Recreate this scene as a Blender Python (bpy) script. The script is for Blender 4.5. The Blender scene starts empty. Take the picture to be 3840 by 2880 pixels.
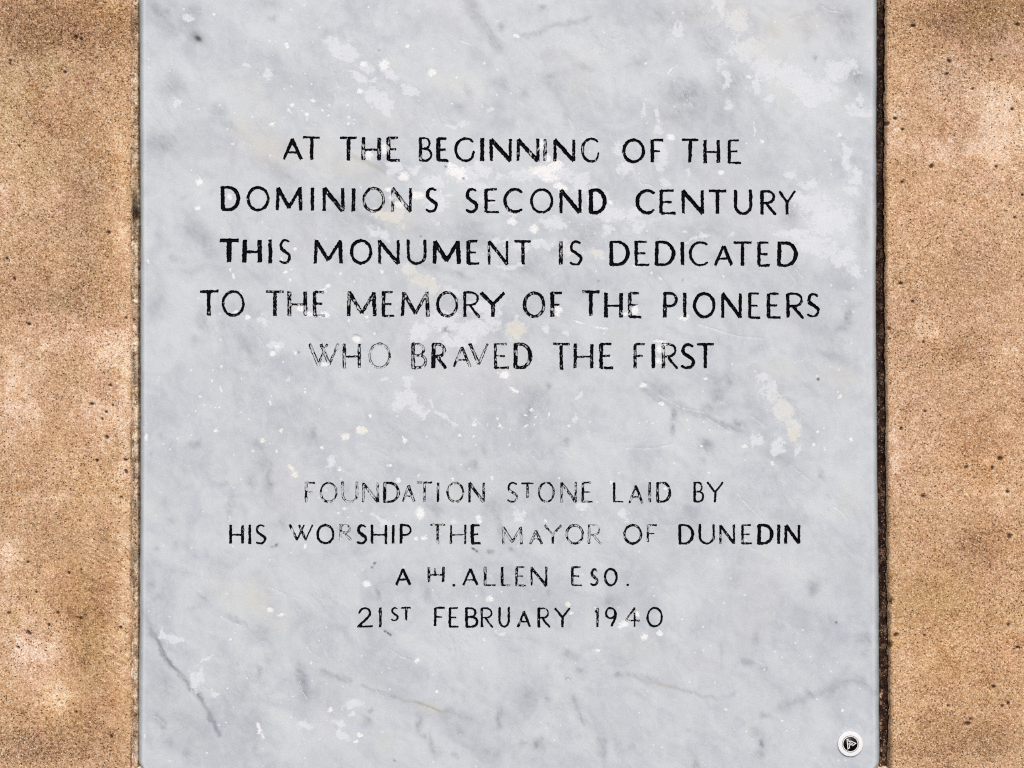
import bpy, math, random
import numpy as np
from math import radians as R

# ----------------------------------------------------------------------------
# units: the wall is laid out in 0.25 mm steps (U); +x right, +y down from top
# ----------------------------------------------------------------------------
U = 0.00025
CX, CY = 1920.0, 1440.0
rng = np.random.default_rng(7)
random.seed(7)
sc = bpy.context.scene
col = sc.collection

# ---------------------------------------------------------------- camera
cam_d = bpy.data.cameras.new('camera')
cam = bpy.data.objects.new('camera', cam_d)
col.objects.link(cam)
cam.location = (0.0, -1.2, 0.0)
cam.rotation_euler = (R(90), 0, 0)
cam_d.sensor_width = 36.0
cam_d.lens = 36.0 * 1.2 / 0.96
cam_d.clip_start = 0.01
cam_d.clip_end = 100.0
sc.camera = cam

# ---------------------------------------------------------------- light
SUN_EL, SUN_AZ = 44.0, -10.0      # azimuth measured from the wall normal, negative = from the left
w = bpy.data.worlds.new('World'); sc.world = w; w.use_nodes = True
nt = w.node_tree
bg = nt.nodes['Background']
sky = nt.nodes.new('ShaderNodeTexSky')
sky.sky_type = 'NISHITA'; sky.sun_disc = False
sky.sun_elevation = R(SUN_EL); sky.sun_rotation = R(180 + SUN_AZ)
sky.air_density = 1.0; sky.dust_density = 3.0; sky.ozone_density = 1.0
nt.links.new(sky.outputs[0], bg.inputs[0])
bg.inputs[1].default_value = 0.12
sd_ = bpy.data.lights.new('sun', 'SUN')
sd_.energy = 1.5; sd_.angle = R(10); sd_.color = (1.0, 0.96, 0.90)
sun = bpy.data.objects.new('sun', sd_); col.objects.link(sun)
from mathutils import Vector
d = Vector((math.sin(R(SUN_AZ)) * math.cos(R(SUN_EL)), -math.cos(R(SUN_AZ)) * math.cos(R(SUN_EL)), math.sin(R(SUN_EL))))
sun.rotation_euler = d.to_track_quat('Z', 'Y').to_euler()
sun.location = d * 3
sc.view_settings.view_transform = 'Standard'
sc.view_settings.look = 'None'
sc.view_settings.exposure = 0.24
sc.view_settings.gamma = 1.0
sc.cycles.use_denoising = False
sc.cycles.pixel_filter_type = 'BLACKMAN_HARRIS'; sc.cycles.filter_width = 1.15

# ---------------------------------------------------------------- helpers
def P(x, y, dep):
    """layout coordinates (arrays) + depth behind the plaque face -> world xyz"""
    x = np.asarray(x, float); y = np.asarray(y, float)
    dep = np.broadcast_to(np.asarray(dep, float), x.shape)
    return np.stack([(x - CX) * U, dep * U, (CY - y) * U], -1)

def mesh_obj(name, verts, quads=None, tris=None, mat=None, parent=None, attrs=None, smooth=True, ngons=None):
    me = bpy.data.meshes.new(name)
    loops = []; starts = []; totals = []; n = 0
    for arr, k in ((quads, 4), (tris, 3)):
        if arr is not None and len(arr):
            arr = np.asarray(arr, np.int32)
            loops.append(arr.ravel())
            starts.append(n + np.arange(len(arr)) * k); totals.append(np.full(len(arr), k)); n += arr.size
    if ngons:
        for g in ngons:
            loops.append(np.asarray(g, np.int32)); starts.append(np.array([n])); totals.append(np.array([len(g)])); n += len(g)
    loops = np.concatenate(loops); starts = np.concatenate(starts).astype(np.int32); totals = np.concatenate(totals).astype(np.int32)
    verts = np.asarray(verts, np.float32)
    me.vertices.add(len(verts)); me.vertices.foreach_set('co', verts.ravel())
    me.loops.add(len(loops)); me.loops.foreach_set('vertex_index', loops.astype(np.int32))
    me.polygons.add(len(starts)); me.polygons.foreach_set('loop_start', starts)
    me.polygons.foreach_set('loop_total', totals)
    me.polygons.foreach_set('use_smooth', np.full(len(starts), smooth))
    if attrs:
        for k, v in attrs.items():
            a = me.attributes.new(k, 'FLOAT', 'POINT'); a.data.foreach_set('value', np.asarray(v, np.float32))
    me.update(calc_edges=True); me.validate()
    if mat: me.materials.append(mat)
    o = bpy.data.objects.new(name, me); col.objects.link(o)
    if parent: o.parent = parent
    return o

def vnoise(shape, cell, seed, ox=0, oy=0):
    """smooth value noise on an array, cell = feature size in array steps"""
    r = np.random.default_rng(seed)
    h, wd = shape
    gh, gw = int(h / cell) + 4, int(wd / cell) + 4
    g = r.random((gh, gw)).astype(np.float32)
    yy = np.arange(h) / cell; xx = np.arange(wd) / cell
    yi = yy.astype(int); xi = xx.astype(int)
    fy = yy - yi; fx = xx - xi
    fy = (fy * fy * (3 - 2 * fy))[:, None]; fx = (fx * fx * (3 - 2 * fx))[None, :]
    a = g[np.ix_(yi, xi)]; b = g[np.ix_(yi, xi + 1)]; c = g[np.ix_(yi + 1, xi)]; e = g[np.ix_(yi + 1, xi + 1)]
    return (a * (1 - fx) + b * fx) * (1 - fy) + (c * (1 - fx) + e * fx) * fy

class Field:
    """a scalar mask over a regular layout grid"""
    def __init__(s, x0, y0, nx, ny, h):
        s.x0, s.y0, s.nx, s.ny, s.h = x0, y0, nx, ny, h
        s.a = np.zeros((ny, nx), np.float32)
    def win(s, xa, ya, xb, yb):
        i0 = max(0, int((xa - s.x0) / s.h)); i1 = min(s.nx, int((xb - s.x0) / s.h) + 2)
        j0 = max(0, int((ya - s.y0) / s.h)); j1 = min(s.ny, int((yb - s.y0) / s.h) + 2)
        if i1 <= i0 or j1 <= j0: return None
        X, Y = np.meshgrid(s.x0 + s.h * np.arange(i0, i1), s.y0 + s.h * np.arange(j0, j1))
        return i0, i1, j0, j1, X, Y
    def blob(s, x, y, rx, ry=None, ang=0, amp=1.0, hard=1.0, add=False):
        ry = ry or rx; m = max(rx, ry) * 2.4
        q = s.win(x - m, y - m, x + m, y + m)
        if q is None: return
        i0, i1, j0, j1, X, Y = q
        c, n = math.cos(R(ang)), math.sin(R(ang))
        u = ((X - x) * c + (Y - y) * n) / rx; v = (-(X - x) * n + (Y - y) * c) / ry
        r2 = u * u + v * v
        val = amp * np.exp(-0.7 * r2 ** hard)
        if add: s.a[j0:j1, i0:i1] += val
        elif amp >= 0: s.a[j0:j1, i0:i1] = np.maximum(s.a[j0:j1, i0:i1], val)
        else: s.a[j0:j1, i0:i1] += val
    def line(s, pts, wd, amp=1.0):
        for (xa, ya), (xb, yb) in zip(pts[:-1], pts[1:]):
            m = wd * 2.5
            q = s.win(min(xa, xb) - m, min(ya, yb) - m, max(xa, xb) + m, max(ya, yb) + m)
            if q is None: continue
            i0, i1, j0, j1, X, Y = q
            dx, dy = xb - xa, yb - ya; L = dx * dx + dy * dy + 1e-9
            t = np.clip(((X - xa) * dx + (Y - ya) * dy) / L, 0, 1)
            r2 = ((X - xa - t * dx) ** 2 + (Y - ya - t * dy) ** 2) / (wd * wd)
            s.a[j0:j1, i0:i1] = np.maximum(s.a[j0:j1, i0:i1], amp * np.exp(-0.7 * r2))
    def rough(s, amp, cell, seed):
        dx = (vnoise(s.a.shape, cell / s.h, seed) - .5 + (vnoise(s.a.shape, max(1.3, cell / s.h / 3), seed + 1) - .5) * .45) * 2 * amp
        dy = (vnoise(s.a.shape, cell / s.h, seed + 2) - .5 + (vnoise(s.a.shape, max(1.3, cell / s.h / 3), seed + 3) - .5) * .45) * 2 * amp
        X, Y = np.meshgrid(s.x0 + s.h * np.arange(s.nx), s.y0 + s.h * np.arange(s.ny))
        s.a = s.at(X + dx, Y + dy).astype(np.float32)
    def at(s, x, y):
        fx = np.clip((np.asarray(x) - s.x0) / s.h, 0, s.nx - 1.001); fy = np.clip((np.asarray(y) - s.y0) / s.h, 0, s.ny - 1.001)
        i = fx.astype(int); j = fy.astype(int); u = fx - i; v = fy - j
        a = s.a
        return (a[j, i] * (1 - u) + a[j, i + 1] * u) * (1 - v) + (a[j + 1, i] * (1 - u) + a[j + 1, i + 1] * u) * v

# ---------------------------------------------------------------- node helpers
class NT:
    def __init__(s, name):
        s.m = bpy.data.materials.new(name); s.m.use_nodes = True
        s.t = s.m.node_tree; s.n = s.t.nodes; s.l = s.t.links
        s.bsdf = s.n['Principled BSDF']
        s.co = s.n.new('ShaderNodeTexCoord').outputs['Object']
    def put(s, sock, v):
        if isinstance(v, (int, float)): sock.default_value = v
        elif isinstance(v, tuple): sock.default_value = v if len(v) == len(sock.default_value) else tuple(v) + (1.0,)
        else: s.l.new(v, sock)
    def math(s, op, a, b=0.0, c=0.0, clamp=False):
        n = s.n.new('ShaderNodeMath'); n.operation = op; n.use_clamp = clamp
        s.put(n.inputs[0], a); s.put(n.inputs[1], b)
        if op in ('MULTIPLY_ADD',): s.put(n.inputs[2], c)
        return n.outputs[0]
    def turn(s, vec, off, stretch, rot):
        v = vec or s.co
        if rot != (0, 0, 0):
            m0 = s.n.new('ShaderNodeMapping'); s.l.new(v, m0.inputs[0]); m0.inputs['Rotation'].default_value = rot; v = m0.outputs[0]
        m1 = s.n.new('ShaderNodeMapping'); s.l.new(v, m1.inputs[0])
        m1.inputs['Location'].default_value = off; m1.inputs['Scale'].default_value = stretch
        return m1
    def noise(s, scale, detail=2, rough=0.5, dist=0.0, vec=None, off=(0, 0, 0), stretch=(1, 1, 1), rot=(0, 0, 0)):
        mp = s.turn(vec, off, stretch, rot)
        n = s.n.new('ShaderNodeTexNoise'); s.l.new(mp.outputs[0], n.inputs['Vector'])
        n.inputs['Scale'].default_value = scale; n.inputs['Detail'].default_value = detail
        n.inputs['Roughness'].default_value = rough; n.inputs['Distortion'].default_value = dist
        return n.outputs['Fac']
    def vor(s, scale, rand=1.0, vec=None, off=(0, 0, 0), feature='F1', stretch=(1, 1, 1), rot=(0, 0, 0)):
        mp = s.turn(vec, off, stretch, rot)
        n = s.n.new('ShaderNodeTexVoronoi'); n.feature = feature
        s.l.new(mp.outputs[0], n.inputs['Vector'])
        n.inputs['Scale'].default_value = scale; n.inputs['Randomness'].default_value = rand
        return n.outputs['Distance'], (n.outputs['Color'] if feature == 'F1' else None)
    def step(s, v, a, b):
        n = s.n.new('ShaderNodeMapRange'); n.interpolation_type = 'SMOOTHSTEP'
        s.put(n.inputs['Value'], v); s.put(n.inputs['From Min'], a); s.put(n.inputs['From Max'], b)
        return n.outputs[0]
    def lin(s, v, a, b, c, d):
        n = s.n.new('ShaderNodeMapRange')
        s.put(n.inputs['Value'], v); s.put(n.inputs['From Min'], a); s.put(n.inputs['From Max'], b); s.put(n.inputs['To Min'], c); s.put(n.inputs['To Max'], d)
        return n.outputs[0]
    def mix(s, f, a, b, mode='MIX'):
        n = s.n.new('ShaderNodeMix'); n.data_type = 'RGBA'; n.blend_type = mode
        s.put(n.inputs[0], f); s.put(n.inputs[6], a); s.put(n.inputs[7], b)
        return n.outputs[2]
    def attr(s, name):
        n = s.n.new('ShaderNodeAttribute'); n.attribute_name = name
        return n.outputs['Fac']
    def ramp(s, f, stops):
        n = s.n.new('ShaderNodeValToRGB'); s.put(n.inputs[0], f)
        e = n.color_ramp.elements
        while len(e) < len(stops): e.new(0.5)
        for k, (p, c) in enumerate(stops): e[k].position = p; e[k].color = tuple(c) + (1.0,)
        return n.outputs[0]
    def bump(s, h, dist, strength=1.0, normal=None):
        n = s.n.new('ShaderNodeBump'); n.inputs['Strength'].default_value = strength; n.inputs['Distance'].default_value = dist
        s.put(n.inputs['Height'], h)
        if normal is not None: s.l.new(normal, n.inputs['Normal'])
        return n.outputs[0]
    def sep(s, c):
        n = s.n.new('ShaderNodeSeparateColor'); s.l.new(c, n.inputs[0]); return n.outputs

def marble(name, letters=False):
    k = NT(name)
    # broad clouds
    n1 = k.noise(9, 4, 0.55, 0.6, off=(3, 1, 7), rot=(0, R(-35), 0), stretch=(1.0, 1, 1.7))
    n2 = k.noise(24, 7, 0.66, 1.3, off=(1, 5, 2), rot=(0, R(-30), 0), stretch=(0.9, 1, 1.25))
    n3 = k.noise(95, 6, 0.7, 0.6, off=(8, 2, 4), rot=(0, R(-70), 0), stretch=(0.85, 1, 1.15))
    cloud = k.math('ADD', k.math('MULTIPLY', n1, 0.38), k.math('ADD', k.math('MULTIPLY', n2, 0.34), k.math('MULTIPLY', n3, 0.28)))
    base = k.ramp(k.step(cloud, 0.36, 0.64), [(0.0, (0.492, 0.53, 0.588)), (0.33, (0.562, 0.602, 0.66)), (0.6, (0.608, 0.65, 0.70)), (1.0, (0.662, 0.708, 0.738))])
    pink = k.step(k.noise(7, 3, 0.5, 0.4, off=(11, 3, 1)), 0.5, 0.72)
    base = k.mix(k.math('MULTIPLY', pink, 0.35), base, (0.65, 0.65, 0.68))
    grn = k.step(k.noise(12, 3, 0.5, 0.6, off=(2, 9, 5), rot=(0, R(-40), 0), stretch=(0.7, 1, 1.8)), 0.52, 0.7)
    base = k.mix(k.math('MULTIPLY', grn, 0.35), base, (0.60, 0.65, 0.65))
    # vein mask broken up by noise
    vn = k.noise(160, 5, 0.7, 0.5, off=(4, 4, 4), rot=(0, R(-45), 0), stretch=(0.7, 1, 1.4))
    v = k.math('MULTIPLY', k.attr('vein'), k.lin(vn, 0.3, 0.7, 0.35, 1.75))
    c = k.mix(k.math('MULTIPLY', v, 1.0, clamp=True), base, (0.30, 0.315, 0.37))
    # small wispy natural veins
    wv = k.noise(30, 6, 0.68, 1.4, off=(6, 1, 3), rot=(0, R(-50), 0), stretch=(0.55, 1, 2.0))
    wisp = k.math('SUBTRACT', 1.0, k.step(k.math('ABSOLUTE', k.math('SUBTRACT', wv, 0.5)), 0.0, 0.022))
    wm = k.step(k.noise(14, 2, 0.5, off=(0, 7, 1)), 0.55, 0.7)
    c = k.mix(k.math('MULTIPLY', k.math('MULTIPLY', wisp, wm), 0.36), c, (0.40, 0.41, 0.44))
    # dusky freckles
    fd, fc = k.vor(26, 1.0, off=(1, 1, 6))
    fr = k.math('MULTIPLY', k.math('SUBTRACT', 1.0, k.step(k.math('ADD', fd, k.math('MULTIPLY', k.noise(90, 4, .7, off=(3, 3, 9)), 0.5)), 0.30, 0.46)), k.step(k.sep(fc)[0], 0.55, 0.8))
    c = k.mix(k.math('MULTIPLY', fr, 0.22), c, (0.42, 0.42, 0.51))
    # warm tints
    c = k.mix(k.math('MULTIPLY', k.attr('warm'), 0.7, clamp=True), c, (0.69, 0.665, 0.585))
    c = k.mix(k.math('MULTIPLY', k.attr('rust'), 0.8, clamp=True), c, (0.40, 0.33, 0.24))
    # light crusts with ragged rims
    pn = k.noise(240, 6, 0.72, 0.6, off=(5, 5, 1))
    pv = k.math('ADD', k.attr('patch'), k.lin(pn, 0.25, 0.75, -0.48, 0.48))
    pv = k.math('ADD', pv, k.lin(k.noise(95, 4, 0.6, 0.8, off=(2, 5, 9)), 0.3, 0.7, -0.22, 0.22))
    pm = k.step(pv, 0.38, 0.80)
    pcol = k.mix(k.noise(60, 3, 0.6, off=(7, 7, 7)), (0.71, 0.74, 0.81), (0.83, 0.855, 0.90))
    pcol = k.mix(k.math('MULTIPLY', k.attr('cream'), 1.0, clamp=True), pcol, (0.76, 0.745, 0.665))
    c = k.mix(k.math('MULTIPLY', pm, k.lin(k.noise(330, 5, 0.7, 0.5, off=(1, 9, 9)), 0.3, 0.7, 0.55, 1.0)), c, pcol)
    fl = k.noise(210, 6, 0.75, 2.2, off=(3, 9, 9)); flm = k.math('SUBTRACT', 1.0, k.step(k.math('ABSOLUTE', k.math('SUBTRACT', fl, 0.5)), 0.0, 0.03))
    flz = k.math('MULTIPLY', flm, k.step(k.noise(20, 3, 0.6, off=(7, 1, 4)), 0.5, 0.68))
    c = k.mix(k.math('MULTIPLY', flz, 0.45), c, (0.84, 0.85, 0.88))
    # bruises: crushed white calcite
    bn = k.noise(420, 5, 0.7, 0.3, off=(9, 1, 1))
    bv = k.math('ADD', k.attr('bruise'), k.lin(bn, 0.25, 0.75, -0.38, 0.38))
    bm = k.step(bv, 0.36, 0.95)
    bm = k.math('MULTIPLY', bm, k.lin(k.noise(700, 3, 0.6, off=(4, 4, 9)), 0.35, 0.65, 0.72, 1.0))
    bcol = k.mix(k.math('MULTIPLY', k.attr('cream'), 1.0, clamp=True), (0.97, 0.97, 0.98), (0.90, 0.885, 0.81))
    c = k.mix(k.math('MULTIPLY', bm, 0.95), c, bcol)
    # tiny white specks everywhere, in clusters
    sdist, scol = k.vor(150, 1.0, off=(2, 2, 2)); sp = k.sep(scol)
    rad = k.lin(sp[1], 0, 1, 0.05, 0.17)
    dens = k.lin(k.noise(11, 3, 0.6, off=(1, 2, 8)), 0.3, 0.7, 0.97, 0.62)
    s1 = k.math('MULTIPLY', k.math('SUBTRACT', 1.0, k.step(k.math('DIVIDE', sdist, rad), 0.6, 1.15)), k.math('GREATER_THAN', sp[0], dens))
    sd2, sc2 = k.vor(330, 1.0, off=(5, 2, 9)); sp2 = k.sep(sc2)
    s2 = k.math('MULTIPLY', k.math('SUBTRACT', 1.0, k.step(sd2, 0.12, 0.26)), k.math('GREATER_THAN', sp2[0], 0.90))
    spk = k.math('ADD', k.math('MULTIPLY', s1, 0.75), k.math('MULTIPLY', s2, 0.35), clamp=True)
    c = k.mix(spk, c, (0.86, 0.87, 0.90))
    # fine crystalline grain
    fg = k.noise(1500, 2, 0.6, off=(1, 1, 1))
    c = k.mix(1.0, c, k.ramp(k.step(fg, 0.3, 0.7), [(0, (0.955, 0.955, 0.955)), (1, (1.045, 1.045, 1.045))]), 'MULTIPLY')
    c = k.mix(k.math('MULTIPLY', k.attr('spot'), 1.0, clamp=True), c, (0.035, 0.028, 0.022))
    # darker shading of the bevel, with some dirt, painted into the colour
    en = k.noise(120, 4, 0.7, off=(3, 2, 1), stretch=(1, 1, 0.35))
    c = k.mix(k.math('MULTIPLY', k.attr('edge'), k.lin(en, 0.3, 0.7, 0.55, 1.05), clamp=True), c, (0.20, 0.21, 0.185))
    c = k.mix(k.math('MULTIPLY', k.attr('arris'), k.lin(en, 0.3, 0.7, 0.9, 0.35), clamp=True), c, (0.80, 0.815, 0.83))  # highlight line along the worn arris, painted as a paler colour
    h = k.math('ADD', k.math('MULTIPLY', bm, -0.6), k.math('ADD', k.math('MULTIPLY', pm, 0.2), k.math('MULTIPLY', k.noise(500, 4, 0.6), 0.25)))
    h = k.math('ADD', h, k.math('MULTIPLY', k.attr('scr'), -0.5))
    k.rough = k.lin(k.math('ADD', pm, bm), 0, 1, 0.42, 0.75)
    k.h = h
    if not letters:
        k.l.new(c, k.bsdf.inputs['Base Color'])
        k.l.new(k.rough, k.bsdf.inputs['Roughness'])
        k.l.new(k.bump(h, 0.0004, 0.6), k.bsdf.inputs['Normal'])
        k.bsdf.inputs['Specular IOR Level'].default_value = 0.4
        return k.m
    # letters: black paint flaking out of the cut
    wear = k.attr('wear'); ctr = k.attr('centre')
    a = k.noise(235, 3, 0.55, 0.8, off=(2, 8, 4), stretch=(1.4, 1, 0.75))
    b = k.noise(1300, 2, 0.5, 0.2, off=(6, 2, 4))
    n = k.math('ADD', k.math('MULTIPLY', a, 0.85), k.math('MULTIPLY', b, 0.15))
    cut = k.math('ADD', k.lin(wear, 0, 1, 0.315, 0.515), k.math('MULTIPLY', k.math('MULTIPLY', wear, k.math('SUBTRACT', ctr, 0.4)), 0.22))
    cut = k.math('ADD', cut, k.math('MULTIPLY', k.attr('bruise'), 0.16))
    pm2 = k.step(k.math('SUBTRACT', n, cut), -0.012, 0.018)
    bare = k.mix(0.5, c, (0.50, 0.50, 0.53))
    c2 = k.mix(pm2, bare, (0.0035, 0.003, 0.0045))
    k.l.new(c2, k.bsdf.inputs['Base Color'])
    k.l.new(k.lin(pm2, 0, 1, 0.6, 0.55), k.bsdf.inputs['Roughness'])
    k.bsdf.inputs['Specular IOR Level'].default_value = 0.05
    k.l.new(k.bump(k.math('ADD', h, k.math('MULTIPLY', pm2, 0.5)), 0.0003, 0.5), k.bsdf.inputs['Normal'])
    return k.m

def sandstone(name, mortar=0):
    k = NT(name)
    if mortar:
        tone = k.attr('tone')
    else:
        tone = k.attr('tone')
    # stretch the grain along tooling direction where the mason dragged the comb
    g1 = k.noise(620, 3, 0.72, 0.4, off=(1, 3, 5))
    g2 = k.noise(1500, 2, 0.6, 0.2, off=(5, 3, 1))
    comb = k.noise(520, 3, 0.7, 0.2, off=(3, 6, 5), rot=(0, R(-32), 0), stretch=(0.25, 1, 0.9))
    g1 = k.mix(k.attr('comb'), g1, comb)
    combv = k.noise(420, 3, 0.7, 0.2, off=(3, 1, 5), stretch=(1.1, 1, 0.16))
    g1 = k.mix(k.attr('combv'), g1, combv)
    g = k.math('ADD', k.math('MULTIPLY', g1, 0.62), k.math('MULTIPLY', g2, 0.45)); g = k.math('SUBTRACT', g, 0.028)
    mid = k.noise(55, 5, 0.68, 0.5, off=(2, 2, 6))
    big = k.noise(14, 4, 0.6, 0.5, off=(6, 2, 2))
    g = k.math('ADD', g, k.math('ADD', k.math('MULTIPLY', k.math('SUBTRACT', mid, 0.5), 0.14), k.math('MULTIPLY', k.math('SUBTRACT', big, 0.5), 0.10)))
    mot = k.step(k.math('ADD', tone, k.lin(k.noise(75, 5, 0.7, 0.6, off=(9, 2, 7)), 0.3, 0.7, -0.55, 0.55)), 0.15, 0.75)
    g = k.math('ADD', g, k.math('ADD', k.math('MULTIPLY', tone, 0.045), k.math('MULTIPLY', mot, 0.075)))
    lowf = k.math('SUBTRACT', 1.0, k.step(k.math('ADD', tone, k.lin(k.noise(48, 5, 0.7, 0.5, off=(5, 2, 1)), 0.3, 0.7, -0.5, 0.5)), -0.8, -0.1))
    g = k.math('SUBTRACT', g, k.math('MULTIPLY', lowf, 0.042))
    if mortar == 0:
        stops = [(0.0, (0.085, 0.043, 0.021)), (0.18, (0.25, 0.137, 0.068)), (0.36, (0.48, 0.285, 0.150)), (0.54, (0.66, 0.418, 0.242)), (0.74, (0.845, 0.615, 0.42)), (1.0, (1.0, 0.875, 0.725))]
    elif mortar == 1:
        stops = [(0.0, (0.03, 0.018, 0.010)), (0.22, (0.14, 0.08, 0.045)), (0.36, (0.42, 0.27, 0.16)), (0.6, (0.64, 0.47, 0.32)), (1.0, (0.95, 0.82, 0.66))]
    else:
        stops = [(0.0, (0.004, 0.002, 0.0015)), (0.35, (0.022, 0.010, 0.007)), (0.6, (0.07, 0.034, 0.022)), (0.85, (0.22, 0.12, 0.08)), (1.0, (0.6, 0.42, 0.28))]
    crumb = k.noise(210, 4, 0.7, 1.6, off=(3, 3, 8), rot=(0, R(-12), 0), stretch=(0.75, 1, 1.25))
    g = k.math('ADD', g, k.math('MULTIPLY', k.math('SUBTRACT', crumb, 0.5), 0.17))
    c = k.ramp(k.lin(g, 0.31, 0.70, 0.0, 1.0), stops)
    # hue drift: pink, ochre, lichen green
    pk = k.math('ADD', k.step(k.noise(30, 4, 0.6, 0.6, off=(4, 1, 1)), 0.48, 0.66), k.attr('pink'), clamp=True)
    c = k.mix(k.math('MULTIPLY', pk, 0.42), c, (1.0, 0.90, 1.03), 'MULTIPLY')
    oc = k.step(k.noise(22, 4, 0.6, 0.6, off=(1, 8, 3)), 0.5, 0.68)
    c = k.mix(k.math('ADD', k.math('MULTIPLY', oc, 0.35), k.math('MULTIPLY', k.attr('ochre'), 0.6), clamp=True), c, (1.03, 0.93, 0.72), 'MULTIPLY')
    gn = k.attr('green')
    c = k.mix(gn, c, (0.90, 1.0, 0.80), 'MULTIPLY')
    gy = k.attr('grey')
    c = k.mix(gy, c, (0.90, 0.99, 1.22), 'MULTIPLY')
    # single mineral grains of odd colour
    qd, qc = k.vor(520, 1.0, off=(2, 4, 2)); q = k.sep(qc)
    c = k.mix(k.math('MULTIPLY', k.math('MULTIPLY', k.math('GREATER_THAN', q[0], 0.84), k.math('SUBTRACT', 1.0, k.step(qd, 0.25, 0.4))), 0.8), c, (0.90, 0.77, 0.62))
    c = k.mix(k.math('MULTIPLY', k.math('MULTIPLY', k.math('GREATER_THAN', q[1], 0.965), k.math('SUBTRACT', 1.0, k.step(qd, 0.3, 0.45))), 0.75), c, (0.26, 0.09, 0.07))
    # open pores
    pd, pc = k.vor(155, 1.0, off=(1, 6, 2), stretch=(1, 1, 1.25), rot=(0, R(25), 0)); pq = k.sep(pc)
    pr = k.lin(pq[1], 0, 1, 0.08, 0.25)
    dn = k.lin(k.noise(9, 2, 0.5, off=(4, 4, 1)), 0.35, 0.65, 0.84, 0.45)
    pore = k.math('MULTIPLY', k.math('SUBTRACT', 1.0, k.step(k.math('DIVIDE', pd, pr), 0.55, 1.05)), k.math('GREATER_THAN', pq[0], dn))
    pd2, pc2 = k.vor(430, 1.0, off=(7, 6, 2)); pq2 = k.sep(pc2)
    pore2 = k.math('MULTIPLY', k.math('SUBTRACT', 1.0, k.step(pd2, 0.18, 0.38)), k.math('GREATER_THAN', pq2[0], k.lin(k.noise(16, 3, 0.6, off=(8, 4, 1)), 0.38, 0.62, 0.985, 0.70)))
    pd3, pc3 = k.vor(255, 1.0, off=(3, 6, 8), stretch=(1, 1, 1.3), rot=(0, R(-30), 0)); pq3 = k.sep(pc3)
    pore3 = k.math('MULTIPLY', k.math('SUBTRACT', 1.0, k.step(pd3, 0.13, 0.27)), k.math('GREATER_THAN', pq3[0], k.lin(k.noise(12, 3, 0.6, off=(1, 4, 8)), 0.38, 0.62, 0.97, 0.50)))
    pore = k.math('ADD', pore, pore3, clamp=True)
    pit = k.attr('pit')
    allp = k.math('ADD', k.math('ADD', k.math('MULTIPLY', pore, 0.85), k.math('MULTIPLY', pore2, 0.85)), k.math('MULTIPLY', pit, 1.2), clamp=True)
    c = k.mix(k.math('MULTIPLY', allp, 0.88), c, (0.045, 0.024, 0.02))
    c = k.mix(k.math('MULTIPLY', k.attr('grime_shade'), k.lin(g2, 0.35, 0.65, 1.0, 0.7), clamp=True), c, (0.016, 0.008, 0.006))  # this mask carries both real dirt and painted shade
    k.l.new(c, k.bsdf.inputs['Base Color'])
    k.bsdf.inputs['Roughness'].default_value = 0.95
    k.bsdf.inputs['Specular IOR Level'].default_value = 0.15
    h = k.math('SUBTRACT', k.math('ADD', k.math('ADD', k.math('MULTIPLY', g1, 0.8), k.math('MULTIPLY', crumb, 1.2)), k.math('MULTIPLY', g2, 0.4)), allp)
    k.l.new(k.bump(h, 0.0006, 0.8), k.bsdf.inputs['Normal'])
    return k.m

def plain(name, rgb, rough=0.5, spec=0.5, speck=0.03):
    k = NT(name)
    n = k.noise(300, 4, 0.6)
    k.l.new(k.mix(k.lin(n, 0.3, 0.7, 0, 1), tuple(v * (1 - speck) for v in rgb), tuple(min(1, v * (1 + speck)) for v in rgb)), k.bsdf.inputs['Base Color'])
    k.bsdf.inputs['Roughness'].default_value = rough
    k.bsdf.inputs['Specular IOR Level'].default_value = spec
    k.l.new(k.bump(k.noise(900, 3, 0.6), 0.0001, 0.3), k.bsdf.inputs['Normal'])
    return k.m

M_MARBLE = marble('veined_marble')
M_PAINT = marble('flaking_black_paint', letters=True)
M_STONE = sandstone('sandstone')
M_MORTAR = sandstone('weathered_mortar', 1)
M_JOINT = sandstone('dirty_shaded_joint_fill', 2)  # dirty mortar; the shade of the gap is mixed into its near-black colour

# ============================================================================
# 1. the sandstone wall with its shallow recess
# ============================================================================
RX0, RX1, RY0, RY1 = 493.0, 3323.0, -540.0, 2932.0      # recess outline
STONE_D = 10.0                                          # stone face lies 2.5 mm behind the plaque face
FX = Field(-20, -20, 970, 730, 4)
tone = Field(-20, -20, 970, 730, 4); comb = Field(-20, -20, 970, 730, 4); combv = Field(-20, -20, 970, 730, 4)
pink = Field(-20, -20, 970, 730, 4); ochre = Field(-20, -20, 970, 730, 4); green = Field(-20, -20, 970, 730, 4)
grey = Field(-20, -20, 970, 730, 4); pit = Field(-20, -20, 970, 730, 4); grime_shade = Field(-20, -20, 970, 730, 4)
def T(x, y, rx, ry, a, hard=1.0, ang=0): tone.blob(x, y, rx, ry, ang, a, hard, add=True)
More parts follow.
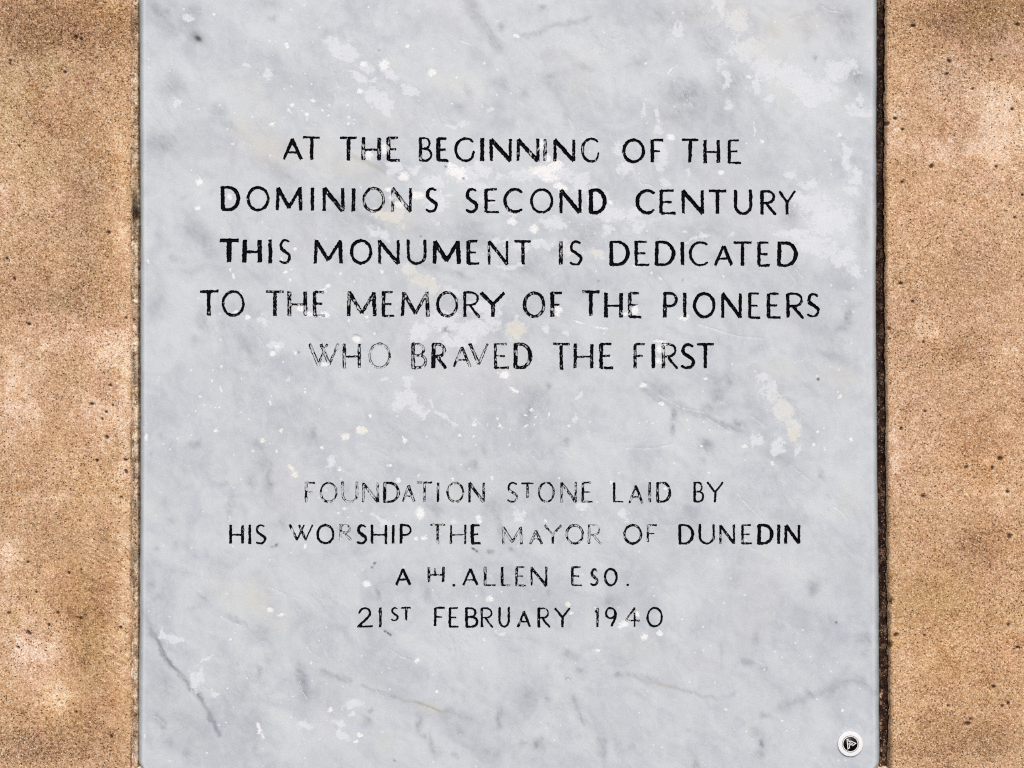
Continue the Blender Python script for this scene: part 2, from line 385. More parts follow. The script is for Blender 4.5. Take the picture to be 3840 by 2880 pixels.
# left jamb
for a in [(60, 60, 260, 90, -0.6), (300, 130, 200, 160, -0.45), (180, 260, 120, 60, 0.25), (250, 420, 240, 220, -0.35), (300, 700, 200, 160, -0.15),
          (60, 640, 90, 120, 0.2), (450, 560, 40, 160, 0.55), (455, 900, 45, 220, 0.45), (350, 900, 90, 260, -0.3), (90, 900, 90, 200, -0.05),
          (150, 1110, 200, 90, -0.35), (330, 1130, 120, 70, -0.15), (215, 1275, 150, 60, 0.4), (420, 1330, 90, 90, 0.55), (80, 1380, 90, 100, 0.25),
          (60, 1560, 80, 150, 0.55), (180, 1480, 90, 50, -0.2), (370, 1560, 120, 60, 0.5), (190, 1650, 110, 60, -0.25), (330, 1730, 140, 60, 0.1),
          (170, 1868, 190, 14, 0.5), (430, 1830, 80, 60, 0.25), (200, 1980, 180, 80, -0.2), (330, 2100, 140, 90, -0.15), (30, 2070, 45, 90, 0.5),
          (260, 2230, 90, 60, -0.3), (350, 2300, 90, 120, -0.3), (60, 2280, 90, 70, 0.25), (120, 2440, 110, 80, 0.65), (300, 2480, 50, 160, -0.35),
          (430, 2430, 60, 80, 0.15), (210, 2610, 80, 60, 0.8), (60, 2640, 60, 60, -0.3), (350, 2640, 90, 90, -0.3), (90, 2790, 180, 80, -0.5),
          (380, 2800, 140, 80, -0.35), (455, 2450, 30, 350, 0.25), (462, 1600, 22, 400, 0.3), (465, 2100, 22, 300, 0.3),
          # right jamb
          (3700, 20, 260, 70, -0.9), (3560, 110, 140, 70, -0.45), (3420, 100, 80, 120, -0.05), (3530, 280, 70, 50, 0.2), (3700, 200, 160, 80, -0.35),
          (3380, 300, 70, 120, 0.15), (3760, 420, 110, 110, 0.75), (3640, 330, 60, 40, 0.25), (3500, 570, 90, 40, 0.5), (3370, 500, 30, 60, 0.45), (3720, 560, 120, 60, 0.55),
          (3640, 520, 60, 60, -0.25), (3480, 400, 120, 80, 0.1), (3600, 660, 120, 40, -0.1), (3440, 800, 120, 90, 0.15), (3700, 820, 150, 120, 0.1),
          (3640, 985, 60, 60, -0.25), (3440, 950, 90, 90, 0.2), (3600, 1130, 160, 90, -0.05), (3490, 1240, 50, 35, 0.5), (3610, 1330, 100, 60, -0.5),
          (3790, 1310, 50, 60, 0.4), (3400, 1420, 70, 80, 0.2), (3640, 1620, 90, 90, -0.4), (3400, 1700, 90, 90, 0.3), (3540, 1780, 80, 60, -0.1),
          (3360, 1760, 30, 60, 0.4), (3700, 1850, 120, 60, 0.3), (3530, 1950, 160, 70, -0.05), (3660, 2080, 140, 90, -0.45), (3420, 2080, 70, 60, 0.15),
          (3480, 2260, 160, 80, -0.2), (3400, 2480, 60, 60, 0.3), (3600, 2330, 100, 60, -0.1), (3560, 2580, 90, 50, -0.3), (3760, 2450, 90, 90, -0.2),
          (3700, 2780, 220, 90, -0.6), (3450, 2700, 120, 60, -0.05), (3400, 2830, 80, 60, -0.3)]:
    T(*a)
for a in [(30, 400, 70, 120, 0.5), (190, 240, 60, 60, 0.6), (160, 610, 120, 60, 0.25), (520, 760, 60, 60, 0.5), (330, 2380, 40, 160, 0.4), (3480, 2230, 140, 90, 0.35), (40, 2330, 60, 40, .35), (3700, 60, 60, 40, 0.4), (3386, 500, 14, 10, 1.0), (3440, 2730, 14, 5, 1.0), (230, 1135, 30, 25, 0.6)]:
    green.blob(a[0], a[1], a[2], a[3], 0, a[4])
for a in [(430, 40, 60, 70, 0.8), (450, 600, 50, 250, 0.6), (420, 950, 60, 200, 0.9), (190, 1640, 110, 80, 0.5), (330, 2200, 150, 300, 0.7), (440, 2500, 60, 300, 0.6), (3400, 250, 90, 120, 0.5), (3440, 850, 150, 200, 0.4),
          (3700, 1850, 150, 300, 0.6), (3600, 2400, 300, 400, 0.75), (3720, 590, 50, 40, 0.6), (200, 2650, 200, 150, 0.5), (3640, 800, 80, 60, .5)]:
    ochre.blob(a[0], a[1], a[2], a[3], 0, a[4])
for a in [(3600, 700, 260, 500, 0.45), (3600, 1500, 260, 500, 0.5), (60, 1560, 80, 120, 0.9), (350, 1560, 120, 60, 0.9), (215, 1265, 190, 60, 0.8), (120, 2440, 110, 80, 0.9), (3500, 570, 150, 60, 0.9), (3370, 520, 40, 60, 1.0), (3620, 1640, 90, 120, 0.8), (3610, 1330, 100, 60, 0.8), (3380, 1780, 60, 200, 0.7), (3640, 2080, 120, 80, 0.7)]:
    pink.blob(a[0], a[1], a[2], a[3], 0, a[4])
for a in [(120, 200, 160, 140, 0.35), (330, 700, 90, 120, 0.4), (300, 900, 120, 200, 0.25), (240, 1130, 90, 60, 0.4), (300, 2060, 120, 60, 0.35), (3540, 270, 80, 60, 0.5), (3560, 100, 120, 60, 0.3), (3780, 150, 70, 60, 0.45), (3640, 510, 70, 60, 0.4), (3640, 2060, 120, 60, .35), (3700, 2800, 200, 60, .35), (100, 2800, 180, 60, .4), (3640, 1000, 60, 50, .3)]:
    grey.blob(a[0], a[1], a[2], a[3], 0, a[4])
for a in [(380, 2080, 110, 170, 0.55), (420, 2450, 60, 220, 0.5), (360, 2700, 120, 100, 0.4), (3500, 2000, 200, 300, 0.15)]:
    comb.blob(a[0], a[1], a[2], a[3], 0, a[4], 1.5)
for a in [(270, 2280, 50, 90, 0.4), (300, 2480, 45, 120, 0.4), (100, 2600, 80, 60, 0.25)]:
    combv.blob(a[0], a[1], a[2], a[3], 0, a[4], 1.5)
PITS = [(33, 235, 5), (35, 225, 4), (282, 136, 7), (302, 144, 6), (241, 268, 6), (68, 545, 5), (405, 870, 8, 6), (470, 1192, 5), (105, 1215, 8, 5), (50, 1045, 5, 8), (22, 968, 6, 5), (340, 1515, 10, 4, -10), (395, 1545, 6, 5), (410, 1445, 7, 5),
        (398, 1640, 7), (380, 1572, 5), (420, 1520, 5), (360, 1728, 6), (468, 1725, 8, 4), (470, 1770, 4, 9), (452, 1865, 4), (30, 2300, 8, 4), (215, 2300, 6, 6), (65, 2430, 7, 4, 30), (105, 2375, 6, 12, -40), (180, 2345, 6), (300, 2320, 6), (450, 2355, 7, 5), (282, 2673, 5), (415, 2765, 6), (255, 2150, 5), (100, 2110, 4), (132, 2222, 5),
        (3563, 226, 6, 10, -40), (3723, 222, 6), (3555, 275, 5), (3427, 94, 8, 4), (3820, 88, 9, 5), (3800, 407, 6), (3652, 331, 4), (3497, 622, 9, 7, -30), (3387, 681, 6), (3388, 483, 6, 5), (3362, 442, 8, 5), (3330, 462, 10, 8), (3740, 623, 6, 5), (3810, 815, 5), (3427, 1130, 6), (3338, 1232, 7, 6), (3467, 1283, 5), (3838, 730, 5), (3382, 1062, 9, 5),
        (3466, 1862, 9, 6, 10), (3755, 1720, 10, 8), (3783, 1845, 7, 6), (3628, 1752, 7, 5), (3725, 1755, 5, 8), (3472, 1543, 4), (3383, 1608, 6), (3790, 2012, 8, 10), (3730, 2578, 6), (3733, 2577, 5), (3763, 2650, 6, 5), (3633, 2716, 13, 7), (3645, 2700, 5), (3363, 2383, 11, 8), (3342, 2420, 8, 14), (3345, 2255, 6, 14), (3786, 2345, 6), (3470, 2385, 4), (3560, 2650, 4), (3820, 2430, 8, 3), (3785, 2640, 3, 8)]
for p in PITS:
    p = tuple(p) + (p[2], 0) if len(p) == 3 else (tuple(p) + (0,) if len(p) == 4 else p)
    pit.blob(p[0], p[1], max(p[2] * .72, 3.6), max(p[3] * .72, 3.2), p[4], 1.5, 1.4)
# ragged penumbra painted into the colour along the right arris, chips
sn = vnoise((730, 970), 6, 11) * 0.6 + vnoise((730, 970), 2.2, 12) * 0.4
XX, YY = np.meshgrid(-20 + 4 * np.arange(970), -20 + 4 * np.arange(730))
edge_x = 3324 + 15 * np.clip((YY - 1200) / 1600, 0, 1)
grime_shade.a = np.clip(1.15 - (XX - edge_x) / (10 + 9 * np.clip((YY - 900) / 1500, 0, 1)) - sn * 0.5, 0, 1) * 0.9 * (XX > 3300)
lg = np.clip(1 - np.abs(XX - 489) / 6.0, 0, 1) * np.clip(vnoise((730, 970), 14, 3) * 1.8 - 0.5, 0, 1)
grime_shade.a = np.maximum(grime_shade.a, lg * 0.8)

def graded(lo, hi, vis_lo, vis_hi, h):
    mid = list(np.arange(vis_lo, vis_hi + 0.1, h))
    left = [vis_lo]; st = h
    while left[-1] > lo: st *= 1.6; left.append(max(lo, left[-1] - st))
    right = [mid[-1]]; st = h
    while right[-1] < hi: st *= 1.6; right.append(min(hi, right[-1] + st))
    return np.array(left[::-1][:-1] + mid + right[1:])
def patch_grid(xs, ys, skip=None):
    X, Y = np.meshgrid(xs, ys); ny, nx = X.shape
    idx = np.arange(nx * ny).reshape(ny, nx)
    a = idx[:-1, :-1].ravel(); b = idx[:-1, 1:].ravel(); c = idx[1:, 1:].ravel(); e = idx[1:, :-1].ravel()
    q = np.stack([a, e, c, b], 1)      # faces -y (towards the viewer)
    if skip is not None:
        keep = ~skip(0.25 * (X[:-1, :-1] + X[1:, 1:] + X[:-1, 1:] + X[1:, :-1]).ravel(), 0.25 * (Y[:-1, :-1] + Y[1:, 1:] + Y[:-1, 1:] + Y[1:, :-1]).ravel())
        q = q[keep]
    return X, Y, q

FXN = 4
bigrelief = Field(-620, -620, 1280, 1040, 4)
bigrelief.a = (vnoise((1040, 1280), 60, 21) - 0.5) * 3.0 + (vnoise((1040, 1280), 18, 22) - 0.5) * 1.6 + (vnoise((1040, 1280), 5, 23) - 0.5) * 1.0 + (vnoise((1040, 1280), 2, 24) - 0.5) * 0.8
XB, YB = np.meshgrid(-620 + 4 * np.arange(1280), -620 + 4 * np.arange(1040))
def stone_depth(X, Y):
    dd = STONE_D + bigrelief.at(X, Y)
    fr = comb.at(X, Y); dd = dd + fr * 1.2 * np.sin((X * math.sin(R(32)) - Y * math.cos(R(32))) / 3.6 + 3 * bigrelief.at(X, Y))
    fr = combv.at(X, Y); dd = dd + fr * 1.2 * np.sin(X / 3.4 + 2 * bigrelief.at(X + 50, Y))
    dd = dd + 7 * np.clip(pit.at(X, Y), 0, 1)
    # softened arris round the recess
    ex = np.maximum(np.maximum(RX0 - X, X - RX1), np.maximum(RY0 - Y, Y - RY1))
    r = 12.0 + 4 * (X > 3000)
    t = np.clip(1 - ex / r, 0, 1)
    dd = dd + r * (1 - np.sqrt(np.clip(1 - t * t, 0, 1))) * 0.9
    return dd

wall = bpy.data.objects.new('sandstone_wall', None); col.objects.link(wall)
wall.location = (0, STONE_D * U, -0.9); wall['label'] = 'tan pitted sandstone wall framing the marble plaque on both sides'; wall['category'] = 'wall'
bpy.context.view_layer.update()

def fix_parent(o, par):
    o.parent = par; o.matrix_parent_inverse = par.matrix_world.inverted()
def stone_part(name, xs, ys, label, recess_side):
    X, Y, q = patch_grid(xs, ys)
    jx = np.zeros_like(X)
    D = stone_depth(X, Y)
    # ragged arris line
    if recess_side in ('r', 'l'):
        k = X.shape[1] - 1 if recess_side == 'r' else 0
        jag = (vnoise((X.shape[0], 2), 9, 31)[:, 0] - .5) * 7 + (vnoise((X.shape[0], 2), 3, 32)[:, 0] - .5) * 5
        for c_, wgt in ((0, 1.0), (1, 0.7), (2, 0.35)):
            j = k - c_ if recess_side == 'r' else k + c_
            jx[:, j] = jag * wgt
        if recess_side == 'l': jx += (np.clip(1 - (X - X[:, :1]) / 60, 0, 1)) * 14 * np.clip((Y - 1200) / 1500, 0, 1)
        jx *= np.clip((RY1 + 8 - Y) / 12, 0, 1) * np.clip((Y - RY0 + 8) / 12, 0, 1)
    else:
        jag = (vnoise((2, X.shape[1]), 9, 33)[0] - .5) * 6
        jx = 0 * X; Y = Y.copy(); Y[0] += jag
    V = P(X + jx, Y, D).reshape(-1, 3)
    xf, yf = X.ravel(), Y.ravel()
    # return into the recess + outer returns
    ny, nx = X.shape; idx = np.arange(nx * ny).reshape(ny, nx)
    def skirt(line, dep, V, extra, q):
        n0 = len(V) + sum(len(e) for e in extra)
        ln = V[line]; rows = []
        for f in dep:
            r_ = ln.copy(); r_[:, 1] = ln[:, 1] * 0 + f * U; rows.append(r_)
        prev = line
        for r_ in rows:
            cur = n0 + np.arange(len(line)); n0 += len(line)
            q.append(np.stack([prev[:-1], prev[1:], cur[1:], cur[:-1]], 1)); prev = cur
            extra.append(r_)
    extra = []; qs = [q]
    if recess_side == 'r': skirt(idx[::-1, -1].copy(), (60, 110), V, extra, qs)
    elif recess_side == 'l': skirt(idx[:, 0].copy(), (60, 110), V, extra, qs)
    else: skirt(idx[0, ::-1].copy(), (60, 110), V, extra, qs)
    n = len(V); V = np.concatenate([V] + extra); q = np.concatenate(qs)
    xa = (V[:, 0] / U + CX); ya = CY - V[:, 2] / U
    at = {}
    inside = (xa > -20) & (xa < 3860) & (ya > -20) & (ya < 2900)
    for nm, f in (('tone', tone), ('comb', comb), ('combv', combv), ('pink', pink), ('ochre', ochre), ('green', green), ('grey', grey), ('pit', pit), ('grime_shade', grime_shade)):
        val = f.at(xa, ya)
        if nm in ('pit',): val = val * inside
        if nm == 'grime_shade':
            val = val.copy(); val[n:] = np.where(xa[n:] > 3000, 0.9, 0.5)  # returns into the recess darkened in the colour
            if recess_side == 'b': val[n:] = 0.6
        at[nm] = val
    o = mesh_obj(name, V, quads=q, mat=M_STONE, attrs=at)
    fix_parent(o, wall); o['label'] = label
    return o
ysL = graded(-3600, 5200, -24, 2900, 4)
o1 = stone_part('stone_face', np.concatenate([graded(-5000, RX0, -20, RX0 - 1, 4)[:-1], [RX0]]), ysL, 'left stone face, browner with diagonal tool marks low down', 'r')
o2 = stone_part('stone_face', np.concatenate([[RX1], graded(RX1 + 4, 8800, RX1 + 4, 3856, 4)]), ysL, 'right stone face, pinker tan with painted shade along its inner edge', 'l')
o3 = stone_part('stone_sill', np.arange(RX0, RX1 + 0.1, 8.6), np.concatenate([[RY1], graded(RY1 + 4, 5200, RY1 + 4, RY1 + 40, 6)]), 'stone below the plaque', 'b')
o4 = stone_part('stone_lintel', np.arange(RX0, RX1 + 0.1, 17.2), np.array([-3600., -2400, -1500, -1000, -700, -600, RY0]), 'stone above the plaque', 'x') if False else None
# stone above the opening, out of the frame
xs = np.arange(RX0, RX1 + 0.1, 17.2); ys = np.array([-3600., -2400, -1500, -1000, -700, -600, -560, RY0])
X, Y, q = patch_grid(xs, ys); V = P(X, Y, stone_depth(X, Y)).reshape(-1, 3)
o4 = mesh_obj('stone_lintel', V, quads=q, mat=M_STONE); fix_parent(o4, wall)
# recess bed
xs = np.arange(RX0 - 12, RX1 + 12.1, 60); ys = np.arange(RY0 - 10, RY1 + 12, 60)
xs = np.linspace(-4990, 8790, 40); ys = np.linspace(-3590, 5190, 40)
X, Y, q = patch_grid(xs, ys)
bed = mesh_obj('recess_bed', P(X, Y, np.full(X.shape, 108.0)).reshape(-1, 3), quads=q, mat=M_JOINT); fix_parent(bed, wall)

def ribbon(name, xs, ys, dfun, mat, toneoff, label, seed, grime_shade_fn=None, warpx=None):
    X, Y, q = patch_grid(xs, ys)
    s = X.shape
    D = dfun(X, Y, s)
    Xw = X + (warpx(Y) if warpx else 0)
    V = P(Xw, Y, D).reshape(-1, 3)
    tn = (vnoise(s, 8, seed) * 1.0 + vnoise(s, 3, seed + 1) * 0.6 - 0.8) * 1.9 + toneoff
    att = {'tone': tn.ravel()}
    if grime_shade_fn is not None: att['grime_shade'] = np.clip(grime_shade_fn(X, Y, s), 0, 1).ravel()
    o = mesh_obj(name, V, quads=q, mat=mat, attrs=att); fix_parent(o, wall)
    if label: o['label'] = label
    return o
def left_x(y): return np.interp(y, [0, 900, 1700, 2400, 2880], [516, 520, 520, 516, 511])
def right_x(y): return np.interp(y, [0, 1000, 1400, 2000, 2400, 2880], [3295, 3292, 3292, 3300, 3302, 3306])

def dl(X, Y, s):
    n = vnoise(s, 12, 41) * 7 + vnoise(s, 3, 42) * 5 + vnoise(s, 1.6, 43) * 3
    crack = 9 * np.clip(1 - np.abs(X - 497) / 3.5, 0, 1) * np.clip(vnoise(s, 30, 44) * 2 - .4, 0, 1)
    # left open where the mortar fell out
    gap = 22 * np.exp(-((Y - 770) / 70.0) ** 2) * np.clip((X - 496) / 8, 0, 1) * np.clip(1 - (X - 511) / 5, 0, 1)
    groove = 16 * np.clip((X - 511) / 4.5, 0, 1)
    return 9 + n * 0.8 + crack + gap + groove
def gl(X, Y, s):
    b = np.clip(vnoise(s, 7, 45) * 1.6 + vnoise(s, 22, 48) * 1.2 - 1.35, 0, 1)
    upper = 1.0
    b = b * np.interp(Y, [0, 500, 640, 1150, 1400, 2900], [0.2, 0.35, 0.9, 0.9, 0.6, 0.55])
    return b * upper + 0.9 * np.clip((X - 511.5) / 5, 0, 1) + 0.8 * np.exp(-((Y - 780) / 60.0) ** 2) + 0.5 * np.clip(1 - np.abs(X - 497) / 3, 0, 1) * vnoise(s, 9, 49)
m1 = ribbon('mortar_joint', np.arange(487, 524, 2.2), np.arange(-540, 2912, 3.2), dl, M_MORTAR, 0.25, 'narrow sandy mortar joint with black dirt, left of the plaque', 51, gl)
def dr(X, Y, s):
    low = np.clip((Y - 1200) / 1500, 0, 1)
    n = vnoise(s, 10, 61) * 8 + vnoise(s, 2.5, 62) * 8
    t = (X - 3290) / 45.0
    inner = 44 - 8 * low - 20 * np.clip(t - 0.45, 0, 1)
    lump = 20 * np.clip((Y - 2520) / 120, 0, 1) * np.clip(1 - np.abs(X - 3307) / 11, 0, 1) * np.clip(vnoise(s, 16, 63) * 2.2 - .3, 0, 1)
    return inner + n - lump
def gr(X, Y, s):
    low = np.clip((Y - 1200) / 1500, 0, 1)
    lump = np.clip((Y - 2520) / 120, 0, 1) * np.clip(1 - np.abs(X - 3307) / 12, 0, 1)
    return np.interp(X - 6 * low, [3296, 3304, 3318, 3340], [1.0, 0.96, 0.8, 0.35]) * (1 - 0.2 * low) - 1.1 * lump  # dirt plus the gap's shade as colour, darkest beside the marble
m2 = ribbon('mortar_joint', np.arange(3284, 3350, 2.4), np.arange(-540, 2912, 3.2), dr, M_JOINT, 0.3, 'deep dark dirty joint with painted shade, right of the plaque', 71, gr, warpx=lambda Y: 6 * np.clip((Y - 1200) / 1500, 0, 1))
m3 = ribbon('mortar_joint', np.arange(487, 3345, 4.4), np.arange(2862, 2946, 3.0), lambda X, Y, s: 10 + 34 * np.clip((2878 + 14 * vnoise(s, 4, 88) - Y) / 7, 0, 1) + vnoise(s, 5, 81) * 8 + vnoise(s, 2, 82) * 5 + 26 * np.clip((2914 - Y) / 10, 0, 1) * np.clip((X - 524) / 8, 0, 1) * np.clip((3290 - X) / 8, 0, 1), M_MORTAR, 0.9, 'pinkish mortar bed under the plaque', 83)

# ============================================================================
# 2. surface marks of the marble
# ============================================================================
GX0, GY0, H = 541.0, -18.0, 4.0
NX, NY = 684, 728            # front nodes: x 541..3273, y -18..2862
def F(): return Field(501, -58, 704, 746, 4)
vein, patchf, bruise, warm, cream, rust, spot, scr = [F() for _ in range(8)]
V_ = lambda *a: vein.blob(a[0], a[1], a[2], a[3] if len(a) > 3 else a[2], a[4] if len(a) > 4 else 0, a[5] if len(a) > 5 else 0.5)
for a in [(607, 47, 50, 22, 40, .55), (650, 318, 42, 30, 20, .45), (822, 421, 34, 22, 30, .4), (620, 541, 60, 36, 0, .45), (732, 40, 30, 20, 30, .35), (640, 100, 60, 26, 35, .35), (1000, 20, 40, 20, 0, .3), (1025, 68, 14, 10, 0, .4),
          (690, 90, 40, 60, -30, .3), (860, 470, 60, 16, 30, .35), (1100, 300, 120, 70, 20, .18), (1180, 120, 60, 60, 0, .18),
          (2031, 28, 13, 9, 0, .6), (1881, 99, 9, 14, 0, .6), (2057, 283, 22, 12, -20, .45), (1881, 310, 40, 18, 0, .35), (1756, 345, 10, 30, -30, .35), (2190, 250, 26, 12, 20, .4), (1970, 345, 20, 20, 0, .3), (1725, 400, 22, 14, 30, .4),
          (3156, 67, 66, 40, 20, .45), (3180, 110, 40, 40, 0, .35), (3020, 100, 44, 26, 40, .3), (2583, 358, 74, 44, 10, .6), (2570, 420, 90, 40, 0, .45), (2730, 322, 50, 60, 0, .45), (3210, 291, 24, 40, -20, .55), (2592, 55, 60, 26, 10, .35), (2663, 160, 34, 60, -35, .4),
          (2480, 60, 60, 30, 30, .3), (2818, 201, 12, 12, 0, .45), (3057, 215, 9, 9, 0, .5), (3225, 398, 18, 14, 0, .4), (2700, 420, 70, 60, 0, .25), (2390, 230, 40, 30, 0, .3),
          (771, 902, 22, 44, -25, .45), (730, 860, 30, 60, -35, .35), (586, 1164, 26, 30, 0, .4), (600, 1110, 20, 60, 0, .25), (930, 1310, 14, 56, -38, .42), (762, 1207, 14, 40, -15, .35), (733, 1275, 20, 14, 0, .3), (655, 970, 20, 10, 30, .35), (596, 872, 14, 18, 0, .3), (700, 1020, 24, 10, 20, .25),
          (1310, 830, 70, 30, 25, .25), (1745, 860, 50, 40, 0, .35), (1780, 890, 60, 30, 20, .35), (2200, 890, 70, 50, 0, .4), (2100, 950, 60, 24, 10, .3), (1990, 1000, 60, 40, 0, .3), (1590, 990, 80, 12, 20, .35), (1720, 1030, 40, 12, 20, .4), (1670, 1235, 12, 9, 0, .9), (1700, 1150, 60, 60, 0, .25), (2000, 1150, 70, 70, 0, .2),
          (3182, 1192, 13, 44, 0, .6), (3155, 1228, 30, 20, -20, .45), (3120, 1335, 60, 14, 25, .4), (2960, 810, 24, 40, 0, .45), (2980, 1010, 16, 60, -20, .25), (3160, 1040, 30, 50, 0, .25), (3240, 860, 22, 80, 0, .35), (3090, 1250, 60, 50, 0, .22), (2640, 860, 70, 30, 0, .3), (2470, 900, 24, 10, 20, .4),
          (1007, 1788, 18, 60, 0, .5), (968, 1672, 30, 14, 40, .42), (1014, 1818, 12, 26, 10, .6), (985, 1730, 30, 40, 0, .35), (945, 1800, 14, 30, 0, .4), (732, 1663, 18, 14, -20, .5), (1172, 1625, 14, 24, 0, .42), (865, 1895, 11, 36, 0, .38), (642, 1953, 13, 13, 0, .42), (582, 2056, 11, 13, 0, .45),
          (1058, 1960, 24, 20, 0, .38), (840, 1816, 13, 9, 0, .4), (604, 1640, 7, 12, -35, .45), (564, 1708, 6, 6, 0, .5), (660, 2050, 12, 18, 0, .3), (620, 1890, 14, 20, 0, .25),
          (1993, 1530, 16, 24, 20, .65), (1975, 1560, 24, 26, 0, .45), (2055, 1448, 11, 13, 0, .6), (2010, 1480, 46, 50, 30, .35), (1778, 1745, 10, 20, -10, .55), (1757, 1755, 14, 24, 0, .3), (1872, 1965, 11, 50, -15, .55), (1850, 1900, 40, 40, 0, .35), (1917, 2063, 7, 9, 0, .95), (1838, 2066, 9, 7, 0, .75), (2126, 1655, 13, 16, 0, .42),
          (1630, 1900, 26, 44, -30, .4), (1740, 1700, 12, 16, 0, .3), (1818, 1690, 10, 20, -20, .35), (1610, 2000, 60, 40, 0, .2), (1990, 1620, 16, 12, 0, .3), (2060, 1900, 60, 60, 0, .15),
          (2529, 1545, 11, 26, 0, .75), (2524, 1604, 6, 22, 0, .6), (2690, 1483, 24, 30, 20, .5), (2730, 1425, 20, 30, 0, .45), (2663, 1532, 36, 22, 0, .45), (2645, 1666, 26, 20, 10, .75), (2630, 1664, 10, 10, 0, .5), (2632, 1729, 14, 16, 0, .42), (2766, 1586, 20, 12, 20, .5), (2480, 1460, 60, 26, 25, .4), (2560, 1530, 50, 20, 20, .4),
          (3084, 1774, 9, 25, -25, .4), (2587, 1917, 34, 26, 0, .42), (2700, 1425, 60, 20, 0, .3), (2920, 1720, 60, 14, 25, .35), (2990, 1960, 26, 14, -20, .25), (2610, 1800, 30, 30, 0, .15), (3020, 1950, 14, 14, 0, .3), (3040, 1460, 60, 10, 35, .3),
          (1136, 2558, 17, 58, -10, .8), (975, 2519, 8, 20, -12, .6), (974, 2550, 14, 30, 0, .3), (977, 2373, 34, 26, 20, .35), (600, 2695, 30, 12, 45, .5), (618, 2722, 9, 12, 0, .6), (1419, 2219, 8, 20, -5, .65), (1380, 2704, 12, 20, -35, .45), (700, 2700, 60, 50, 0, .25), (620, 2580, 60, 60, 0, .25), (900, 2600, 60, 40, 0, .25), (950, 2700, 50, 50, 0, .25),
          (695, 2820, 10, 14, 0, .4), (640, 2790, 14, 24, 0, .3), (565, 2200, 14, 24, 0, .4), (590, 2240, 24, 10, 0, .3), (760, 2245, 26, 8, 35, .35), (880, 2320, 36, 8, 30, .4), (1390, 2660, 10, 10, 0, .45), (960, 2805, 8, 8, 0, .35), (1010, 2470, 20, 20, 0, .3),
          (1675, 2672, 18, 12, 0, .55), (1572, 2710, 9, 30, 5, .5), (1585, 2762, 16, 8, 30, .5), (1618, 2799, 9, 32, -10, .55), (1873, 2688, 11, 38, 5, .6), (2014, 2788, 18, 18, 20, .7), (1980, 2600, 36, 30, 0, .34), (1975, 2640, 24, 30, 0, .32), (2156, 2635, 14, 30, -25, .5), (2173, 2691, 8, 22, -30, .5), (2259, 2803, 13, 56, -10, .42), (2250, 2770, 13, 16, 0, .3),
          (2134, 2450, 22, 10, 10, .4), (2173, 2519, 10, 11, 0, .5), (2136, 2541, 9, 6, 0, .5), (2048, 2617, 10, 10, 0, .4), (2316, 2532, 16, 8, 10, .55), (1710, 2838, 14, 9, 0, .4), (1860, 2830, 8, 10, 0, .3), (1735, 2745, 12, 12, 0, .3), (1830, 2810, 14, 8, 0, .3), (1605, 2220, 12, 40, -10, .35), (2290, 2260, 26, 26, 0, .45), (2054, 2223, 6, 9, 0, .7),
          (3048, 2205, 19, 24, 0, .6), (3236, 2395, 24, 22, 0, .55), (3240, 2440, 12, 30, 0, .35), (2802, 2484, 24, 10, 20, .5), (2865, 2510, 14, 10, 0, .5), (2858, 2790, 14, 18, 0, .9), (2850, 2825, 18, 20, 0, .55), (2836, 2745, 22, 22, 0, .3), (2865, 2686, 14, 10, 0, .5), (3044, 2605, 24, 12, 0, .5), (2610, 2867, 12, 14, 0, .5), (3111, 2319, 9, 9, 0, .42), (2833, 2395, 12, 28, 10, .4),
          (2707, 2440, 8, 30, 0, .3), (2540, 2460, 8, 20, 0, .25), (2755, 2600, 10, 10, 0, .3), (2580, 2740, 12, 8, 0, .2), (2366, 2800, 12, 12, 0, .3), (2430, 2540, 40, 8, 15, .3)]:
    V_(*a)
for pts, wd, am in [([(569, 2360), (590, 2398), (605, 2425), (622, 2458), (642, 2492), (663, 2518), (685, 2541), (706, 2566), (730, 2592), (750, 2618), (768, 2648), (785, 2680), (801, 2706), (812, 2733), (826, 2753)], 7.5, .72),
                    ([(618, 2452), (642, 2494)], 9, .95), ([(535, 2300), (569, 2360)], 14, .4),
                    ([(1752, -20), (1780, 45), (1808, 86), (1840, 130), (1873, 178)], 20, .42), ([(1937, 135), (2020, 128), (2044, 100), (2130, 92), (2216, 64)], 8, .35),
                    ([(2044, 296), (2090, 360), (2130, 430)], 12, .25), ([(2417, 1460), (2470, 1500), (2530, 1532), (2600, 1545), (2690, 1585), (2775, 1613)], 11, .42), ([(2640, 1550), (2720, 1520)], 12, .3),
                    ([(865, 2300), (910, 2340), (968, 2380)], 6, .35), ([(1209, 2519), (1260, 2535), (1316, 2555)], 8, .45), ([(1360, 2570), (1440, 2600)], 6, .4), ([(1400, 2588), (1464, 2610), (1520, 2625), (1572, 2640), (1658, 2665)], 5, .4), ([(1700, 2672), (1765, 2695)], 6, .3),
                    ([(2350, 2529), (2440, 2560), (2507, 2569), (2600, 2600), (2690, 2619)], 6, .32), ([(3178, 2551), (3200, 2548), (3240, 2575), (3275, 2598)], 12, .4), ([(2932, 2655), (3044, 2605), (3110, 2590), (3178, 2555)], 15, .32),
                    ([(1950, 2785), (2000, 2795)], 6, .3), ([(3012, 70), (3080, 20)], 10, .3), ([(960, 470), (1100, 560)], 30, .12), ([(1000, 600), (1100, 680)], 16, .3), ([(1270, 760), (1420, 850)], 18, .3), ([(2890, 1440), (3000, 1560), (3050, 1640)], 18, .2),
                    ([(3050, 1250), (3100, 1235)], 14, .3), ([(2300, 1080), (2360, 1100)], 6, .2), ([(830, 2420), (870, 2480)], 30, .1), ([(1430, 620), (1500, 660)], 12, .25), ([(2560, 760), (2700, 850)], 26, .14)]:
    vein.line(pts, wd, am)
